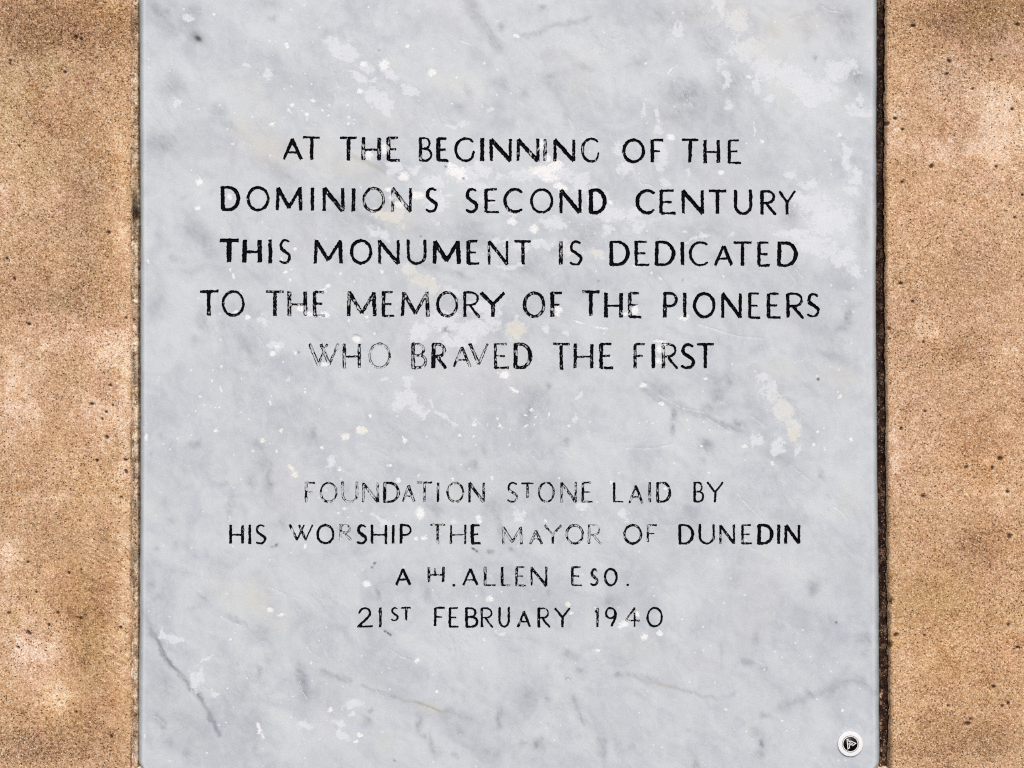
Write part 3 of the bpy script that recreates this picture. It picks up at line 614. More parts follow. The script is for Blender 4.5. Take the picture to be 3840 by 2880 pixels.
# crusts
for a in [(1252, 172, 44, 34, 40), (1300, 200, 50, 30, 30), (1375, 248, 30, 20), (1345, 288, 52, 13, 25), (1405, 372, 34, 46, -40), (1442, 378, 34, 44, -20), (1460, 415, 18, 22), (1462, 272, 46, 18, 25), (1542, 344, 46, 17, 40), (702, 69, 26, 15), (659, 385, 14, 18),
          (923, 250, 22, 9, 35), (1010, 285, 26, 24, 30), (1400, 300, 10, 14), (1731, 468, 24, 18), (1842, 417, 18, 12), (1690, 470, 26, 10), (1625, 690, 60, 24), (1740, 655, 60, 36), (1810, 640, 34, 26), (1800, 700, 50, 26), (1560, 640, 26, 14), (1640, 760, 50, 40), (1950, 660, 60, 30), (2110, 660, 50, 34), (2180, 690, 46, 40), (2240, 740, 46, 40),
          (1480, 625, 40, 26), (1830, 760, 34, 16), (2290, 800, 60, 40), (2070, 837, 60, 28, 15), (2289, 863, 28, 14), (1930, 810, 22, 16), (2350, 640, 40, 30), (2320, 560, 20, 26), (2480, 600, 28, 40), (2470, 560, 26, 40), (1635, 833, 14, 9),
          (2800, 190, 72, 56, 20), (2875, 260, 84, 56, 30), (2985, 305, 110, 56, 20), (3075, 345, 84, 50), (3140, 265, 60, 44), (3165, 250, 50, 34), (3045, 385, 40, 24), (2880, 370, 28, 20), (2542, 120, 26, 40), (2700, 30, 30, 60, -10), (2770, 80, 40, 60), (3223, 425, 56, 26, 10), (3228, 370, 18, 24), (3178, 590, 20, 60, -8), (3205, 665, 26, 46), (3190, 720, 40, 24),
          (2968, 655, 36, 14, 20), (3040, 690, 40, 16), (2705, 240, 24, 30), (2720, 300, 14, 40), (2835, 330, 12, 44), (2735, 400, 22, 24, -20), (2425, 410, 10, 44), (2460, 430, 8, 40), (2835, 490, 6, 50), (2470, 490, 18, 24),
          (3050, 765, 80, 44), (3110, 825, 96, 60), (2955, 880, 60, 20), (3060, 915, 110, 36, 15), (3165, 965, 50, 44), (3210, 1020, 34, 30), (3000, 740, 40, 30), (2386, 848, 28, 22), (2377, 807, 30, 22), (2450, 820, 16, 10), (2641, 888, 22, 12), (2748, 883, 13, 12), (2600, 900, 30, 10, -15), (3000, 870, 40, 20),
          (2580, 650, 10, 20), (1033, 1301, 26, 16), (985, 1207, 30, 13), (1529, 1010, 20, 28), (1602, 1057, 70, 30, 20), (1700, 1090, 46, 18, 25), (1560, 1040, 30, 30), (2036, 919, 50, 16), (1930, 990, 40, 14, -15), (1890, 1003, 26, 8), (2238, 949, 46, 26, 20), (2130, 935, 26, 26), (1960, 920, 30, 30), (1870, 900, 44, 14),
          (1658, 1207, 70, 46), (1572, 1245, 46, 40), (1778, 1237, 70, 44), (1700, 1280, 60, 26), (1850, 1195, 36, 50), (1800, 1150, 50, 26), (1928, 1240, 44, 44), (1450, 812, 80, 22, 28), (1500, 800, 30, 26), (1420, 880, 50, 20, 30), (1080, 1420, 14, 10), (1530, 1440, 20, 26),
          (1525, 1500, 50, 40), (1560, 1540, 30, 20), (1480, 1530, 22, 14), (1655, 1560, 44, 11, 42), (1700, 1592, 20, 12, 30), (1590, 1560, 26, 10, -30), (1620, 1520, 10, 30, -30), (1247, 1732, 24, 16), (1230, 1750, 14, 10), (1415, 1940, 40, 12, 28), (1440, 1952, 24, 18), (1946, 1921, 28, 20, 30), (1950, 1945, 14, 20), (2190, 1905, 30, 26), (1700, 1960, 14, 10),
          (2350, 1960, 12, 8), (2838, 1660, 30, 24), (2925, 1675, 30, 34), (2890, 1465, 34, 50, -30), (2940, 1540, 36, 70, -25), (2978, 1620, 26, 50, -15), (2860, 1420, 30, 20), (2920, 1695, 24, 10), (2990, 1690, 14, 24), (633, 2390, 40, 20, 30), (610, 2370, 14, 24), (660, 2400, 24, 12), (740, 2550, 24, 40), (770, 2475, 26, 10, -30), (752, 2520, 18, 20), (800, 2600, 14, 20),
          (1320, 2678, 18, 12), (1265, 2712, 40, 12, 20), (1285, 2745, 16, 30, -35), (1330, 2640, 40, 24), (1140, 2720, 34, 14), (1878, 2370, 16, 12), (1040, 2905, 1, 1), (2170, 1480, 8, 22), (2155, 1570, 12, 16), (1870, 660, 18, 14), (1445, 1420, 24, 10), (2495, 690, 24, 16), (2565, 870, 10, 6), (1010, 1860, 1, 1), (2500, 2350, 1, 1), (1410, 1775, 1, 1), (2340, 1930, 20, 20), (2050, 1230, 20, 14), (2120, 1255, 14, 18)]:
    patchf.blob(a[0], a[1], a[2], a[3] if len(a) > 3 else a[2], a[4] if len(a) > 4 else 0, 0.95, 1.3)
for a in [(1450, 815, 90, 34, 28, .9), (1500, 800, 34, 26, 0, .8), (1580, 1052, 90, 40, 20, .9), (1928, 1235, 40, 36, 0, 1), (1960, 1245, 30, 40, 0, 1), (2238, 949, 46, 30, 0, .6), (2130, 935, 30, 30, 0, .5), (2940, 1540, 50, 80, -25, .6), (2978, 1630, 34, 44, 0, 1), (2780, 80, 80, 100, 0, .4), (2880, 150, 90, 80, 0, .5), (1020, 464, 30, 20, 0, .6),
          (1101, 1767, 20, 34, -35, 1), (1295, 1636, 22, 22, 0, 1), (1357, 1614, 30, 24, 0, 1), (983, 1651, 12, 12, 0, .9), (1845, 1792, 10, 14, 0, 1), (2894, 1736, 12, 14, 0, .9), (1054, 1614, 10, 10, 0, .7), (2130, 2266, 15, 15, 0, .9), (1620, 271, 26, 24, 0, .4), (1013, 2285, 16, 16, 0, .4), (1054, 2304, 20, 14, 0, .4), (1494, 1799, 14, 14, 0, .8), (947, 1689, 8, 8, 0, .8), (880, 135, 10, 12, 0, .8), (1292, 1904, 14, 8, 0, .7), (2238, 2279, 12, 12, 0, .6)]:
    cream.blob(*a, 1.6)
for a in [(917, 480, 34, 26, 20, .6), (990, 545, 70, 44, 40, .6), (1030, 600, 40, 40, 0, .5), (1187, 560, 50, 70, 0, .4), (1220, 640, 80, 50, 0, .35), (1330, 640, 90, 40, 25, .5), (1410, 700, 40, 50, 0, .3), (1500, 810, 80, 40, 20, .5), (1680, 780, 50, 30, 0, .3), (2700, 30, 120, 50, 0, .4), (2900, 110, 60, 60, 30, .4), (2930, 300, 70, 80, 0, .3), (3010, 80, 60, 44, 0, .35),
          (3173, 1425, 44, 50, 0, .55), (2920, 1400, 90, 40, 0, .3), (964, 2244, 44, 64, 0, .6), (880, 2230, 90, 50, 20, .3), (1060, 2330, 60, 30, 0, .3), (1600, 2660, 60, 12, 20, .55), (2507, 2572, 30, 10, 0, .45), (3187, 1885, 34, 40, 0, .35), (1455, 2790, 40, 50, -30, .3), (2150, 250, 90, 60, 0, .25), (2180, 330, 70, 60, 0, .25), (1700, 320, 60, 30, 0, .25), (1400, 430, 90, 40, 20, .3),
          (1950, 1760, 60, 30, 0, .2), (1350, 1140, 60, 30, 0, .2), (2380, 2450, 60, 30, -30, .2), (860, 550, 40, 30, 0, .2), (940, 350, 60, 100, -30, .25), (2820, 1150, 60, 30, 0, .2), (2350, 1290, 60, 40, 0, .2), (3130, 1420, 120, 40, 0, .25)]:
    warm.blob(a[0], a[1], a[2], a[3], a[4], a[5])
# rusty hairlines
for pts, wd, am in [([(1322, 585), (1345, 597), (1385, 612), (1440, 645)], 7, .4), ([(1560, 2632), (1610, 2650), (1650, 2666)], 4, .45), ([(2885, 95), (2910, 130)], 14, .22), ([(2480, 2566), (2530, 2575)], 5, .3), ([(1290, 2650), (1400, 2700)], 5, .12)]:
    rust.line(pts, wd, am)
# bruises
BR = [(747, 683, 17, 16), (1366, 238, 18, 12), (1441, 240, 24, 22), (1350, 341, 17, 9), (1174, 378, 15, 8), (1095, 393, 10), (1084, 412, 8), (1132, 415, 7, 5), (1151, 428, 8, 12), (1230, 432, 8), (1151, 448, 7), (1211, 412, 5, 10), (1020, 464, 14, 9), (947, 434, 6), (872, 539, 10, 6), (801, 52, 8), (1076, 168, 9, 14, -20),
      (1131, 377, 4), (1302, 391, 6), (1308, 440, 5, 9), (1305, 463, 7), (1327, 462, 5), (1233, 393, 4, 7), (1383, 580, 17, 20), (1440, 558, 12, 26), (1620, 271, 20, 18), (1514, 661, 23, 20), (1937, 135, 14, 8), (1529, 172, 8, 10), (1817, 234, 6, 7), (1712, 288, 6), (1696, 387, 5), (1710, 640, 40, 22), (1735, 665, 24, 14), (1690, 620, 20, 12),
      (2040, 640, 60, 26), (2085, 620, 34, 24), (2060, 665, 40, 20), (2095, 695, 24, 14), (2110, 705, 20, 18), (2516, 512, 18, 14), (2704, 645, 16, 10), (2809, 286, 13, 9), (3151, 504, 9, 8), (2513, 264, 5, 20, 40), (2860, 528, 8, 12), (2421, 235, 6, 8), (2031, 540, 12, 26), (2054, 590, 12, 18), (2020, 560, 8, 20),
      (1455, 709, 18, 10), (1498, 765, 26, 16), (1564, 731, 30, 18), (1470, 740, 12, 18), (1920, 829, 20, 18), (2003, 857, 20, 20), (2289, 757, 12, 9), (2137, 832, 5), (2183, 840, 5), (1230, 1070, 14, 9, -30), (1210, 1086, 16, 6, -20), (1217, 1180, 24, 14), (1159, 1176, 20, 12), (1125, 1157, 16, 12), (928, 1190, 13, 12), (884, 1169, 16, 8, -20),
      (1375, 1188, 8, 7), (1380, 1203, 6), (1308, 1203, 6, 8), (1071, 1018, 8, 9), (1087, 1048, 6, 9), (1094, 1007, 5), (1028, 1014, 5), (866, 1012, 5, 14, -12), (877, 1035, 6, 14, -25), (1107, 931, 6, 9, -20), (1431, 1017, 8), (1484, 1017, 5), (1280, 1025, 6), (1057, 973, 6, 12), (1338, 1269, 20, 16), (1218, 1366, 18, 9), (1405, 1250, 7), (1893, 1405, 21, 15),
      (1024, 1325, 14, 12), (1040, 1298, 12, 8), (1106, 1323, 7, 12, -20), (829, 1372, 6, 10), (743, 779, 12, 10), (861, 736, 10, 14), (551, 975, 4, 8), (556, 982, 5), (575, 1042, 4, 6), (1362, 992, 10, 4), (2096, 1160, 17, 15), (2090, 1178, 12, 9), (2569, 1188, 20, 15), (2560, 1192, 20, 8), (2381, 1163, 18, 20), (2345, 1176, 18, 8), (2379, 995, 10, 8),
      (2477, 1044, 8, 9), (2444, 1023, 5), (2711, 1035, 5, 5), (2471, 1278, 36, 5), (2474, 1308, 14, 18), (2470, 1352, 15, 12), (2496, 1290, 16, 8), (2170, 1207, 26, 4, 15), (2255, 1228, 30, 5, 10), (1908, 1244, 1, 1), (1652, 1238, 5),
      (1295, 1636, 18, 17), (1357, 1614, 26, 17), (1345, 1608, 12, 14), (983, 1651, 11, 11), (809, 1614, 9, 10), (1054, 1614, 9, 8), (947, 1689, 7, 6), (1037, 1691, 6), (1209, 1678, 8, 7), (1389, 1558, 8, 9), (1013, 1509, 6, 11), (829, 1457, 5, 13, -20), (794, 1427, 5, 9), (749, 1485, 5), (768, 1518, 5), (787, 1520, 4), (804, 1525, 5), (823, 1527, 5),
      (733, 1540, 5), (706, 1559, 10, 4, -20), (547, 1638, 8, 18), (1093, 1752, 10, 16, -30), (1106, 1778, 15, 14, -30), (1082, 1745, 6, 5), (1273, 1760, 9), (1144, 1468, 6), (950, 1472, 4), (1292, 1904, 12, 6), (1270, 1922, 6, 5), (1306, 1940, 5, 4), (1144, 2048, 8, 13), (1018, 1484, 4), (861, 1950, 9, 4, -50), (861, 1935, 4, 8), (711, 1747, 4), (682, 1717, 4),
      (1315, 1457, 1, 1), (762, 1918, 6, 4), (1072, 1910, 4), (1890, 1406, 20, 14), (1930, 1462, 24, 8, 30), (1722, 1631, 8, 9), (1778, 1636, 6, 6), (1778, 1590, 12, 9), (1781, 1577, 5), (1866, 1569, 6), (1874, 1592, 7, 10, -20), (1884, 1604, 4), (1830, 1590, 4, 9), (1914, 1608, 4, 6), (1993, 1535, 10, 8), (1971, 1556, 8, 7), (2008, 1564, 4, 6), (2059, 1554, 6, 8), (1976, 1595, 12, 6, -20), (2004, 1592, 4, 5), (2132, 1596, 6), (2027, 1585, 4), (2203, 1614, 4),
      (1516, 1650, 10, 12), (1512, 1640, 6, 6), (1910, 1667, 5, 6), (1576, 1923, 19, 26), (1793, 1938, 14, 11), (1798, 1955, 10, 8), (1494, 1799, 12, 12), (1570, 1782, 6, 7), (1479, 1767, 5, 5), (1845, 1792, 7, 12), (1560, 2018, 10, 8), (1590, 2016, 14, 8), (2044, 1951, 6, 7), (2098, 1794, 7, 6), (2130, 1840, 1, 1), (1460, 1745, 12, 6), (2323, 1775, 7, 5), (1698, 1795, 10, 5, 60), (2290, 1810, 6, 10),
      (2414, 1443, 16, 14), (2645, 1418, 8, 7), (2478, 1514, 16, 8, 10), (2577, 1573, 6, 5), (2630, 1672, 5, 5), (2659, 1772, 7, 6), (2793, 1673, 16, 8, 10), (2833, 1391, 12, 4), (3149, 1487, 6, 14, 30), (3191, 1649, 9, 9), (3066, 1619, 7, 7), (3050, 1669, 8, 8), (2894, 1736, 9, 11), (2495, 1832, 8, 7), (2773, 1536, 4), (2703, 1509, 4), (2533, 1773, 4), (2960, 1438, 4),
      (2792, 1894, 4), (968, 2718, 7, 14, -15), (974, 2738, 8, 10), (985, 2760, 6, 12, -20), (968, 2750, 5), (1013, 2285, 13, 11), (1054, 2304, 17, 9), (1376, 2188, 19, 14), (1239, 2661, 11, 10), (1350, 2755, 12, 11), (1338, 2777, 8, 7), (1330, 2782, 6, 7), (880, 2373, 5, 4), (1166, 2485, 4, 12, 15), (864, 2396, 4, 7, 30), (1015, 2609, 4, 6, 20), (1055, 2634, 4), (1005, 2442, 4), (985, 2408, 4), (777, 2821, 4), (1099, 2608, 5, 4), (1287, 2573, 4), (546, 2760, 4, 14),
      (1837, 2244, 15, 14), (2130, 2266, 12, 11), (2143, 2298, 9, 7), (2242, 2440, 12, 10), (2222, 2438, 5), (1565, 2476, 9, 13, 30), (1817, 2397, 6, 7), (1637, 2592, 8, 5, 30), (1882, 2219, 4), (2341, 2339, 20, 15), (2325, 2350, 12, 9), (2388, 2302, 14, 12), (2417, 2388, 16, 14), (2473, 2375, 13, 12), (2234, 2278, 9, 6), (1485, 2364, 4), (1491, 2498, 4), (1920, 2718, 4), (1727, 2754, 5, 4), (1500, 2683, 4), (2099, 2719, 4),
      (2679, 2560, 5, 5), (2818, 2605, 5, 4), (3159, 2663, 7, 6), (2935, 2701, 7, 6), (2721, 2659, 9, 5, -30), (2865, 2509, 7, 6), (2430, 2590, 5, 6, -40), (2600, 2602, 4, 5), (2766, 2605, 4, 7, -20), (2951, 2740, 4), (2975, 2733, 4), (2481, 2800, 5, 3, 30), (2792, 2230, 5), (2448, 2200, 3, 5), (2640, 2867, 5, 4), (2620, 2370, 6, 4), (1430, 2520, 3)]
for a in BR:
    bruise.blob(a[0], a[1], max(a[2], 4), max(a[3] if len(a) > 3 else a[2], 4), a[4] if len(a) > 4 else 0, 0.98, 1.5)
# scratches: listed ones and a scatter following the rubbing directions
SCR = [[(3140, 1592), (3138, 1612), (3134, 1630), (3126, 1646)], [(1120, 2525), (1128, 2545), (1122, 2560), (1132, 2575), (1130, 2590), (1142, 2603), (1150, 2618)], [(972, 2500), (978, 2512), (976, 2522), (981, 2528)], [(1148, 2415), (1158, 2435), (1175, 2450), (1200, 2466)],
       [(1858, 1920), (1866, 1935), (1862, 1950), (1872, 1965), (1875, 1985), (1890, 2005)], [(2384, 642), (2398, 662), (2396, 680), (2412, 692)], [(2412, 692), (2432, 690), (2445, 700)], [(2384, 642), (2372, 660)], [(2794, 655), (2808, 670), (2806, 690), (2815, 700)],
       [(1240, 245), (1250, 275)], [(1262, 305), (1268, 325)], [(1255, 345), (1262, 370), (1260, 385)], [(965, 265), (975, 285)], [(2130, 750), (2150, 790)], [(1410, 2590), (1460, 2606)], [(1580, 2642), (1625, 2660)], [(1465, 2435), (1500, 2460), (1540, 2475)], [(2820, 1560), (2870, 1600)],
       [(2470, 1480), (2560, 1530), (2640, 1545)], [(2640, 1560), (2740, 1620)], [(2350, 1680), (2460, 1680), (2520, 1665)], [(2620, 1215), (2700, 1240), (2770, 1262), (2860, 1268)], [(2760, 1845), (2780, 1870), (2830, 1920), (2870, 1960)], [(2960, 1740), (3010, 1780), (3040, 1805)],
       [(1870, 2640), (1875, 2680), (1868, 2710)], [(2160, 2665), (2175, 2690), (2172, 2710)], [(578, 2685), (600, 2695), (612, 2710)], [(3126, 1900), (3150, 1915), (3175, 1945)], [(830, 2310), (860, 2330), (905, 2345)], [(1010, 2200), (1070, 2230)], [(2840, 2478), (2860, 2486)], [(1725, 150), (1765, 165)], [(2540, 240), (2515, 280)], [(2460, 240), (2466, 270)],
       [(2595, 325), (2570, 365), (2600, 400)], [(2560, 350), (2580, 380)], [(3000, 60), (2960, 70)], [(3080, 20), (3110, 40), (3150, 45)], [(2120, 1690), (2140, 1710)], [(2000, 1710), (2010, 1725)], [(2130, 440), (2150, 480)], [(1580, 460), (1590, 475), (1605, 495)], [(2990, 1000), (2965, 1030), (2985, 1060), (2960, 1085)], [(2985, 1010), (3010, 1040)], [(2865, 1120), (2880, 1165)]]
for s in SCR: scr.line(s, 3.4, 0.9)
for i in range(330):
    x, y = rng.uniform(560, 3260), rng.uniform(0, 2860)
    a = R(rng.choice([32, 62, 75]) + rng.normal(0, 12)); L = rng.uniform(8, 34)
    pts = [(x, y)]
    for j in range(3): pts.append((pts[-1][0] + L / 3 * math.cos(a + rng.normal(0, .35)), pts[-1][1] + L / 3 * math.sin(a + rng.normal(0, .35))))
    scr.line(pts, 3.0, rng.uniform(0.25, 0.75))
for a in [(743, 144, 16, 10, 35, .95), (738, 140, 27, 17, 35, .42), (3068, 1422, 5, 4.5, 0, 1.0), (1738, 669, 5, 4.5, 0, .75), (3136, 2334, 4, 4, 0, .8), (1672, 624, 4, 3.5, 0, .9), (2020, 1234, 1, 1, 0, 0), (1775, 2058, 8, 3.5, 30, 1), (1788, 2067, 4, 3.5, 30, 1), (1444, 2367, 4, 3.5, 0, 1), (1455, 2374, 5, 3.2, 35, 1), (1464, 2380, 4, 3.2, 35, 1),
          (1036, 2044, 8, 4, -45, .7), (1020, 2050, 4, 3, 0, .5), (1405, 2112, 6, 4, -30, .8), (1395, 2127, 5, 3.5, 0, .7), (2000, 886, 1, 1, 0, 0), (1578, 886, 4, 3.5, 0, .6), (2245, 1053, 4, 3.5, 0, .5), (2560, 1050, 3, 7, 20, .4), (1479, 2852, 5, 3, 20, .5), (1208, 1300, 1, 1, 0, 0), (1120, 1321, 4, 3.5, 0, .6), (1422, 188, 4, 3.5, 0, .5), (1339, 1257, 14, 3, 15, .4), (2418, 1434, 6, 4, -20, .45)]:
    if a[5] > 0: spot.blob(*a, 1.3)

# broken crust over the middle of the text and towards the right edge
for a in [(1900, 700, 420, 130, 5, .30), (1700, 1180, 260, 110, 0, .28), (2300, 830, 260, 90, 0, .30), (3000, 300, 260, 200, 10, .32), (3080, 850, 200, 130, 0, .3), (2200, 560, 300, 60, 0, .22), (1400, 330, 160, 120, 0, .22), (1700, 1560, 240, 90, 0, .2), (1800, 1940, 380, 60, 0, .2), (2900, 1640, 160, 80, 0, .22), (2500, 450, 160, 120, 0, .2)]:
    patchf.blob(*a)
vein.rough(8, 26, 301); patchf.rough(13, 30, 311); warm.rough(22, 60, 321); bruise.rough(3.2, 9, 331); cream.rough(8, 30, 341)
# thin dark core wandering inside the long vein
vein.line([(590, 2400), (608, 2432), (621, 2458), (640, 2490), (660, 2514)], 3.6, 1.0); vein.line([(690, 2545), (706, 2566), (729, 2590), (748, 2614)], 3.2, .8); vein.line([(790, 2690), (803, 2708), (815, 2738), (827, 2750)], 3.2, .85)

# ============================================================================
# 3. letters: strokes drawn in a unit box, one cut per letter
# ============================================================================
def arc(cx, cy, rx, ry, a0, a1, n=14):
    return [(cx + rx * math.cos(R(a)), cy + ry * math.sin(R(a))) for a in np.linspace(a0, a1, n)]
TK, TN = 1.0, 0.62
def st(pts, w0=TK, w1=None): return (pts, w0, w0 if w1 is None else w1)
G = {
 'A': [st([(0, 1), (.5, 0)], .85), st([(.5, 0), (1, 1)], 1), st([(.2, .66), (.8, .66)], TN)],
 'B': [st([(0, 0), (0, 1)]), st([(0, 0), (.42, 0)] + arc(.42, .235, .42, .235, -90, 90, 9) + [(0, .47)], .7), st([(.4, .47)] + arc(.48, .735, .52, .265, -90, 90, 10) + [(0, 1)], .8)],
 'C': [st(arc(.62, .5, .62, .5, -52, -180, 10), .7, 1.0), st(arc(.62, .5, .62, .5, 180, 52, 10), 1.0, .7)],
 'D': [st([(0, 0), (0, 1)]), st([(0, 0), (.3, 0)] + arc(.36, .5, .64, .5, -90, 0, 9), .7, 1.05), st(arc(.36, .5, .64, .5, 0, 90, 9) + [(0, 1)], 1.05, .75)],
 'E': [st([(0, 0), (0, 1)]), st([(0, 0), (.86, 0)], TN + .06), st([(0, .5), (.72, .5)], TN), st([(0, 1), (1, 1)], TN + .1)],
 'F': [st([(0, 0), (0, 1)]), st([(0, 0), (1, 0)], TN + .1), st([(0, .5), (.74, .5)], TN)],
 'G': [st(arc(.56, .5, .56, .5, -48, -180, 10), .7, 1.0), st(arc(.56, .5, .56, .5, 180, 60, 9) + [(.94, .84), (1, .62)], 1.0, .72)],
 'H': [st([(0, 0), (0, 1)]), st([(1, 0), (1, 1)]), st([(0, .53), (1, .53)], TN)],
 'I': [st([(.5, 0), (.5, 1)])],
 'L': [st([(0, 0), (0, 1)]), st([(0, 1), (1, 1)], TN)],
 'M': [st([(.03, 0), (0, 1)], .9), st([(.03, .02), (.5, .88)], 1.05), st([(.5, .88), (.96, .02)], .85), st([(.96, 0), (1, 1)])],
 'N': [st([(0, .02), (0, 1)], .85), st([(0, .02), (1, 1)], 1.1), st([(1, 0), (1, 1)], .85)],
 'O': [st(arc(.5, .5, .5, .5, -90, 90, 14), .75), st(arc(.5, .5, .5, .5, 90, 270, 14), .8)],
 'P': [st([(0, 0), (0, 1)]), st([(0, 0), (.45, 0)] + arc(.45, .27, .55, .27, -90, 90, 9) + [(0, .54)], .75)],
 'R': [st([(0, 0), (0, 1)]), st([(0, 0), (.42, 0)] + arc(.42, .26, .5, .26, -90, 90, 9) + [(0, .52)], .72), st([(.36, .52), (.62, .75), (1, 1)], .85)],
 'S': [st([(.86, .07)] + arc(.52, .26, .46, .26, -60, -180, 7) + [(.12, .38), (.5, .51)], .65, .95), st([(.5, .51), (.9, .64)] + arc(.5, .74, .48, .26, -10, 90, 6) + [(.2, .99), (0, .94)], .95, .65)],
 'T': [st([(0, 0), (1, 0)], TN + .12), st([(.5, 0), (.5, 1)])],
 'U': [st([(0, 0), (0, .6)] + arc(.5, .62, .5, .38, 180, 90, 7), .95, .75), st(arc(.5, .62, .5, .38, 90, 0, 7) + [(1, 0)], .75, .95)],
 'V': [st([(0, 0), (.5, 1)]), st([(.5, 1), (1, 0)], .8)],
 'W': [st([(0, 0), (.3, 1)]), st([(.3, 1), (.62, .02)], .7), st([(.4, .02), (.7, 1)], .9), st([(.7, 1), (1, 0)], .7)],
 'Y': [st([(0, 0), (.5, .5)], .9), st([(1, 0), (.5, .5)], .8), st([(.5, .5), (.5, 1)])],
 '.': [st([(.4, .5), (.6, .5)])],
 '2': [st([(.06, .25)] + arc(.46, .27, .38, .27, -170, 10, 9) + [(.6, .55), (0, 1)], .75, 1.0), st([(0, .99), (1, .97)], .85)],
 '1': [st([(0, .22), (.62, .02)], .7), st([(.62, 0), (.62, 1)])],
 '9': [st(arc(.48, .3, .46, .3, 0, 360, 16), .8), st([(.94, .3), (.92, .6), (.6, 1)], .9)],
 '4': [st([(.62, 0), (0, .66)], .8), st([(0, .66), (1, .66)], .7), st([(.62, 0), (.62, 1)], .85)],
 '0': [st(arc(.5, .5, .5, .5, -90, 270, 26), .85)],
}
# (glyph, x0, x1, wear, weight, y0, y1)   y given only where the letter leaves its line
L = []
def line(yl, yr, xa, xb, hgt, stem, items):
    for it in items:
        g, x0, x1, wr, wt = it[:5]
        xm = (x0 + x1) / 2
        yt = yl + (yr - yl) * (xm - xa) / (xb - xa)
        y0, y1 = (it[5], it[6]) if len(it) > 5 else (yt, yt + hgt)
        L.append((g, x0, x1, y0, y1, stem * wt, wr))
line(511, 523, 1063, 2781, 91, 13, [('A', 1063, 1131, .05, .95, 520, 601), ('T', 1135, 1202, .08, .95), ('T', 1274, 1339, .22, .95), ('H', 1357, 1427, .35, 1), ('E', 1451, 1502, .38, 1), ('B', 1572, 1622, .15, .85), ('E', 1637, 1686, .08, 1.15), ('G', 1704, 1781, .05, .9), ('I', 1802, 1815, .02, 1, 514, 607),
     ('N', 1836, 1920, .03, 1.05, 519, 607), ('N', 1938, 2022, .22, 1, 519, 607), ('I', 2039, 2051, .3, .9, 520, 604), ('N', 2075, 2158, .15, 1, 519, 608), ('G', 2179, 2249, .2, .85, 517, 609), ('O', 2333, 2419, .0, 1.1), ('F', 2440, 2491, .1, 1), ('T', 2556, 2620, .05, 1), ('H', 2638, 2699, .1, .95), ('E', 2729, 2781, .08, .85)])
line(698, 714, 829, 2982, 93, 13, [('D', 829, 900, .05, 1.1), ('O', 924, 1012, .15, 1.05), ('M', 1034, 1134, .2, 1), ('I', 1165, 1177, .12, .95), ('N', 1210, 1291, .22, 1.05), ('I', 1319, 1332, .12, 1.05), ('O', 1358, 1444, .5, 1), ('N', 1467, 1544, .35, .95), ('S', 1595, 1643, .1, 1),
     ('S', 1744, 1794, .03, 1), ('E', 1817, 1875, .15, .95), ('C', 1888, 1959, .15, 1), ('O', 1987, 2076, .12, .95), ('N', 2098, 2180, .1, 1), ('D', 2210, 2274, .02, 1.15),
     ('C', 2384, 2457, .0, 1.05), ('E', 2474, 2537, .0, 1), ('N', 2556, 2639, .0, 1), ('T', 2658, 2725, .0, 1), ('U', 2752, 2821, .0, 1), ('R', 2851, 2911, .0, .95), ('Y', 2921, 2982, .0, .8)])
line(895, 907, 823, 2990, 93, 13, [('T', 823, 895, .0, 1.35), ('H', 910, 981, .04, 1.25), ('I', 1007, 1018, .05, 1), ('S', 1046, 1092, .12, .95), ('M', 1177, 1285, .12, 1), ('O', 1312, 1397, .08, 1.1), ('N', 1418, 1499, .08, .9), ('U', 1526, 1599, .2, .9), ('M', 1622, 1727, .1, 1.15), ('E', 1751, 1802, .12, 1.1), ('N', 1829, 1906, .32, .8), ('T', 1929, 1993, .15, .95),
     ('I', 2098, 2110, .4, 1.05), ('S', 2134, 2185, .03, .95), ('D', 2287, 2360, .04, 1), ('E', 2381, 2437, .1, .85), ('D', 2457, 2531, .02, 1), ('I', 2554, 2565, .0, 1), ('C', 2584, 2655, .05, .85), ('A', 2680, 2746, .05, .95, 920, 998), ('T', 2748, 2819, .0, .9), ('E', 2841, 2892, .03, .95), ('D', 2916, 2990, .0, 1.05)])
line(1089, 1098, 748, 3075, 97, 13, [('T', 748, 818, .15, 1), ('O', 831, 918, .2, .9), ('T', 997, 1066, .42, 1), ('H', 1080, 1151, .5, 1), ('E', 1174, 1223, .42, .95), ('M', 1302, 1412, .4, 1), ('E', 1433, 1483, .38, .95), ('M', 1505, 1610, .42, .95), ('O', 1635, 1719, .4, 1), ('R', 1739, 1801, .25, .85), ('Y', 1804, 1892, .1, 1.1),
     ('O', 1960, 2046, .36, 1.15), ('F', 2065, 2113, .12, 1.1), ('T', 2183, 2249, .15, 1, 1091, 1187), ('H', 2266, 2334, .12, 1), ('E', 2356, 2409, .3, 1), ('P', 2488, 2542, .15, .95), ('I', 2561, 2574, .2, .95), ('O', 2598, 2684, .02, 1.15), ('N', 2704, 2781, .05, .95), ('E', 2807, 2854, .08, .85), ('E', 2877, 2931, .08, 1), ('R', 2949, 3016, .05, .95), ('S', 3025, 3075, .0, .95, 1099, 1190)])
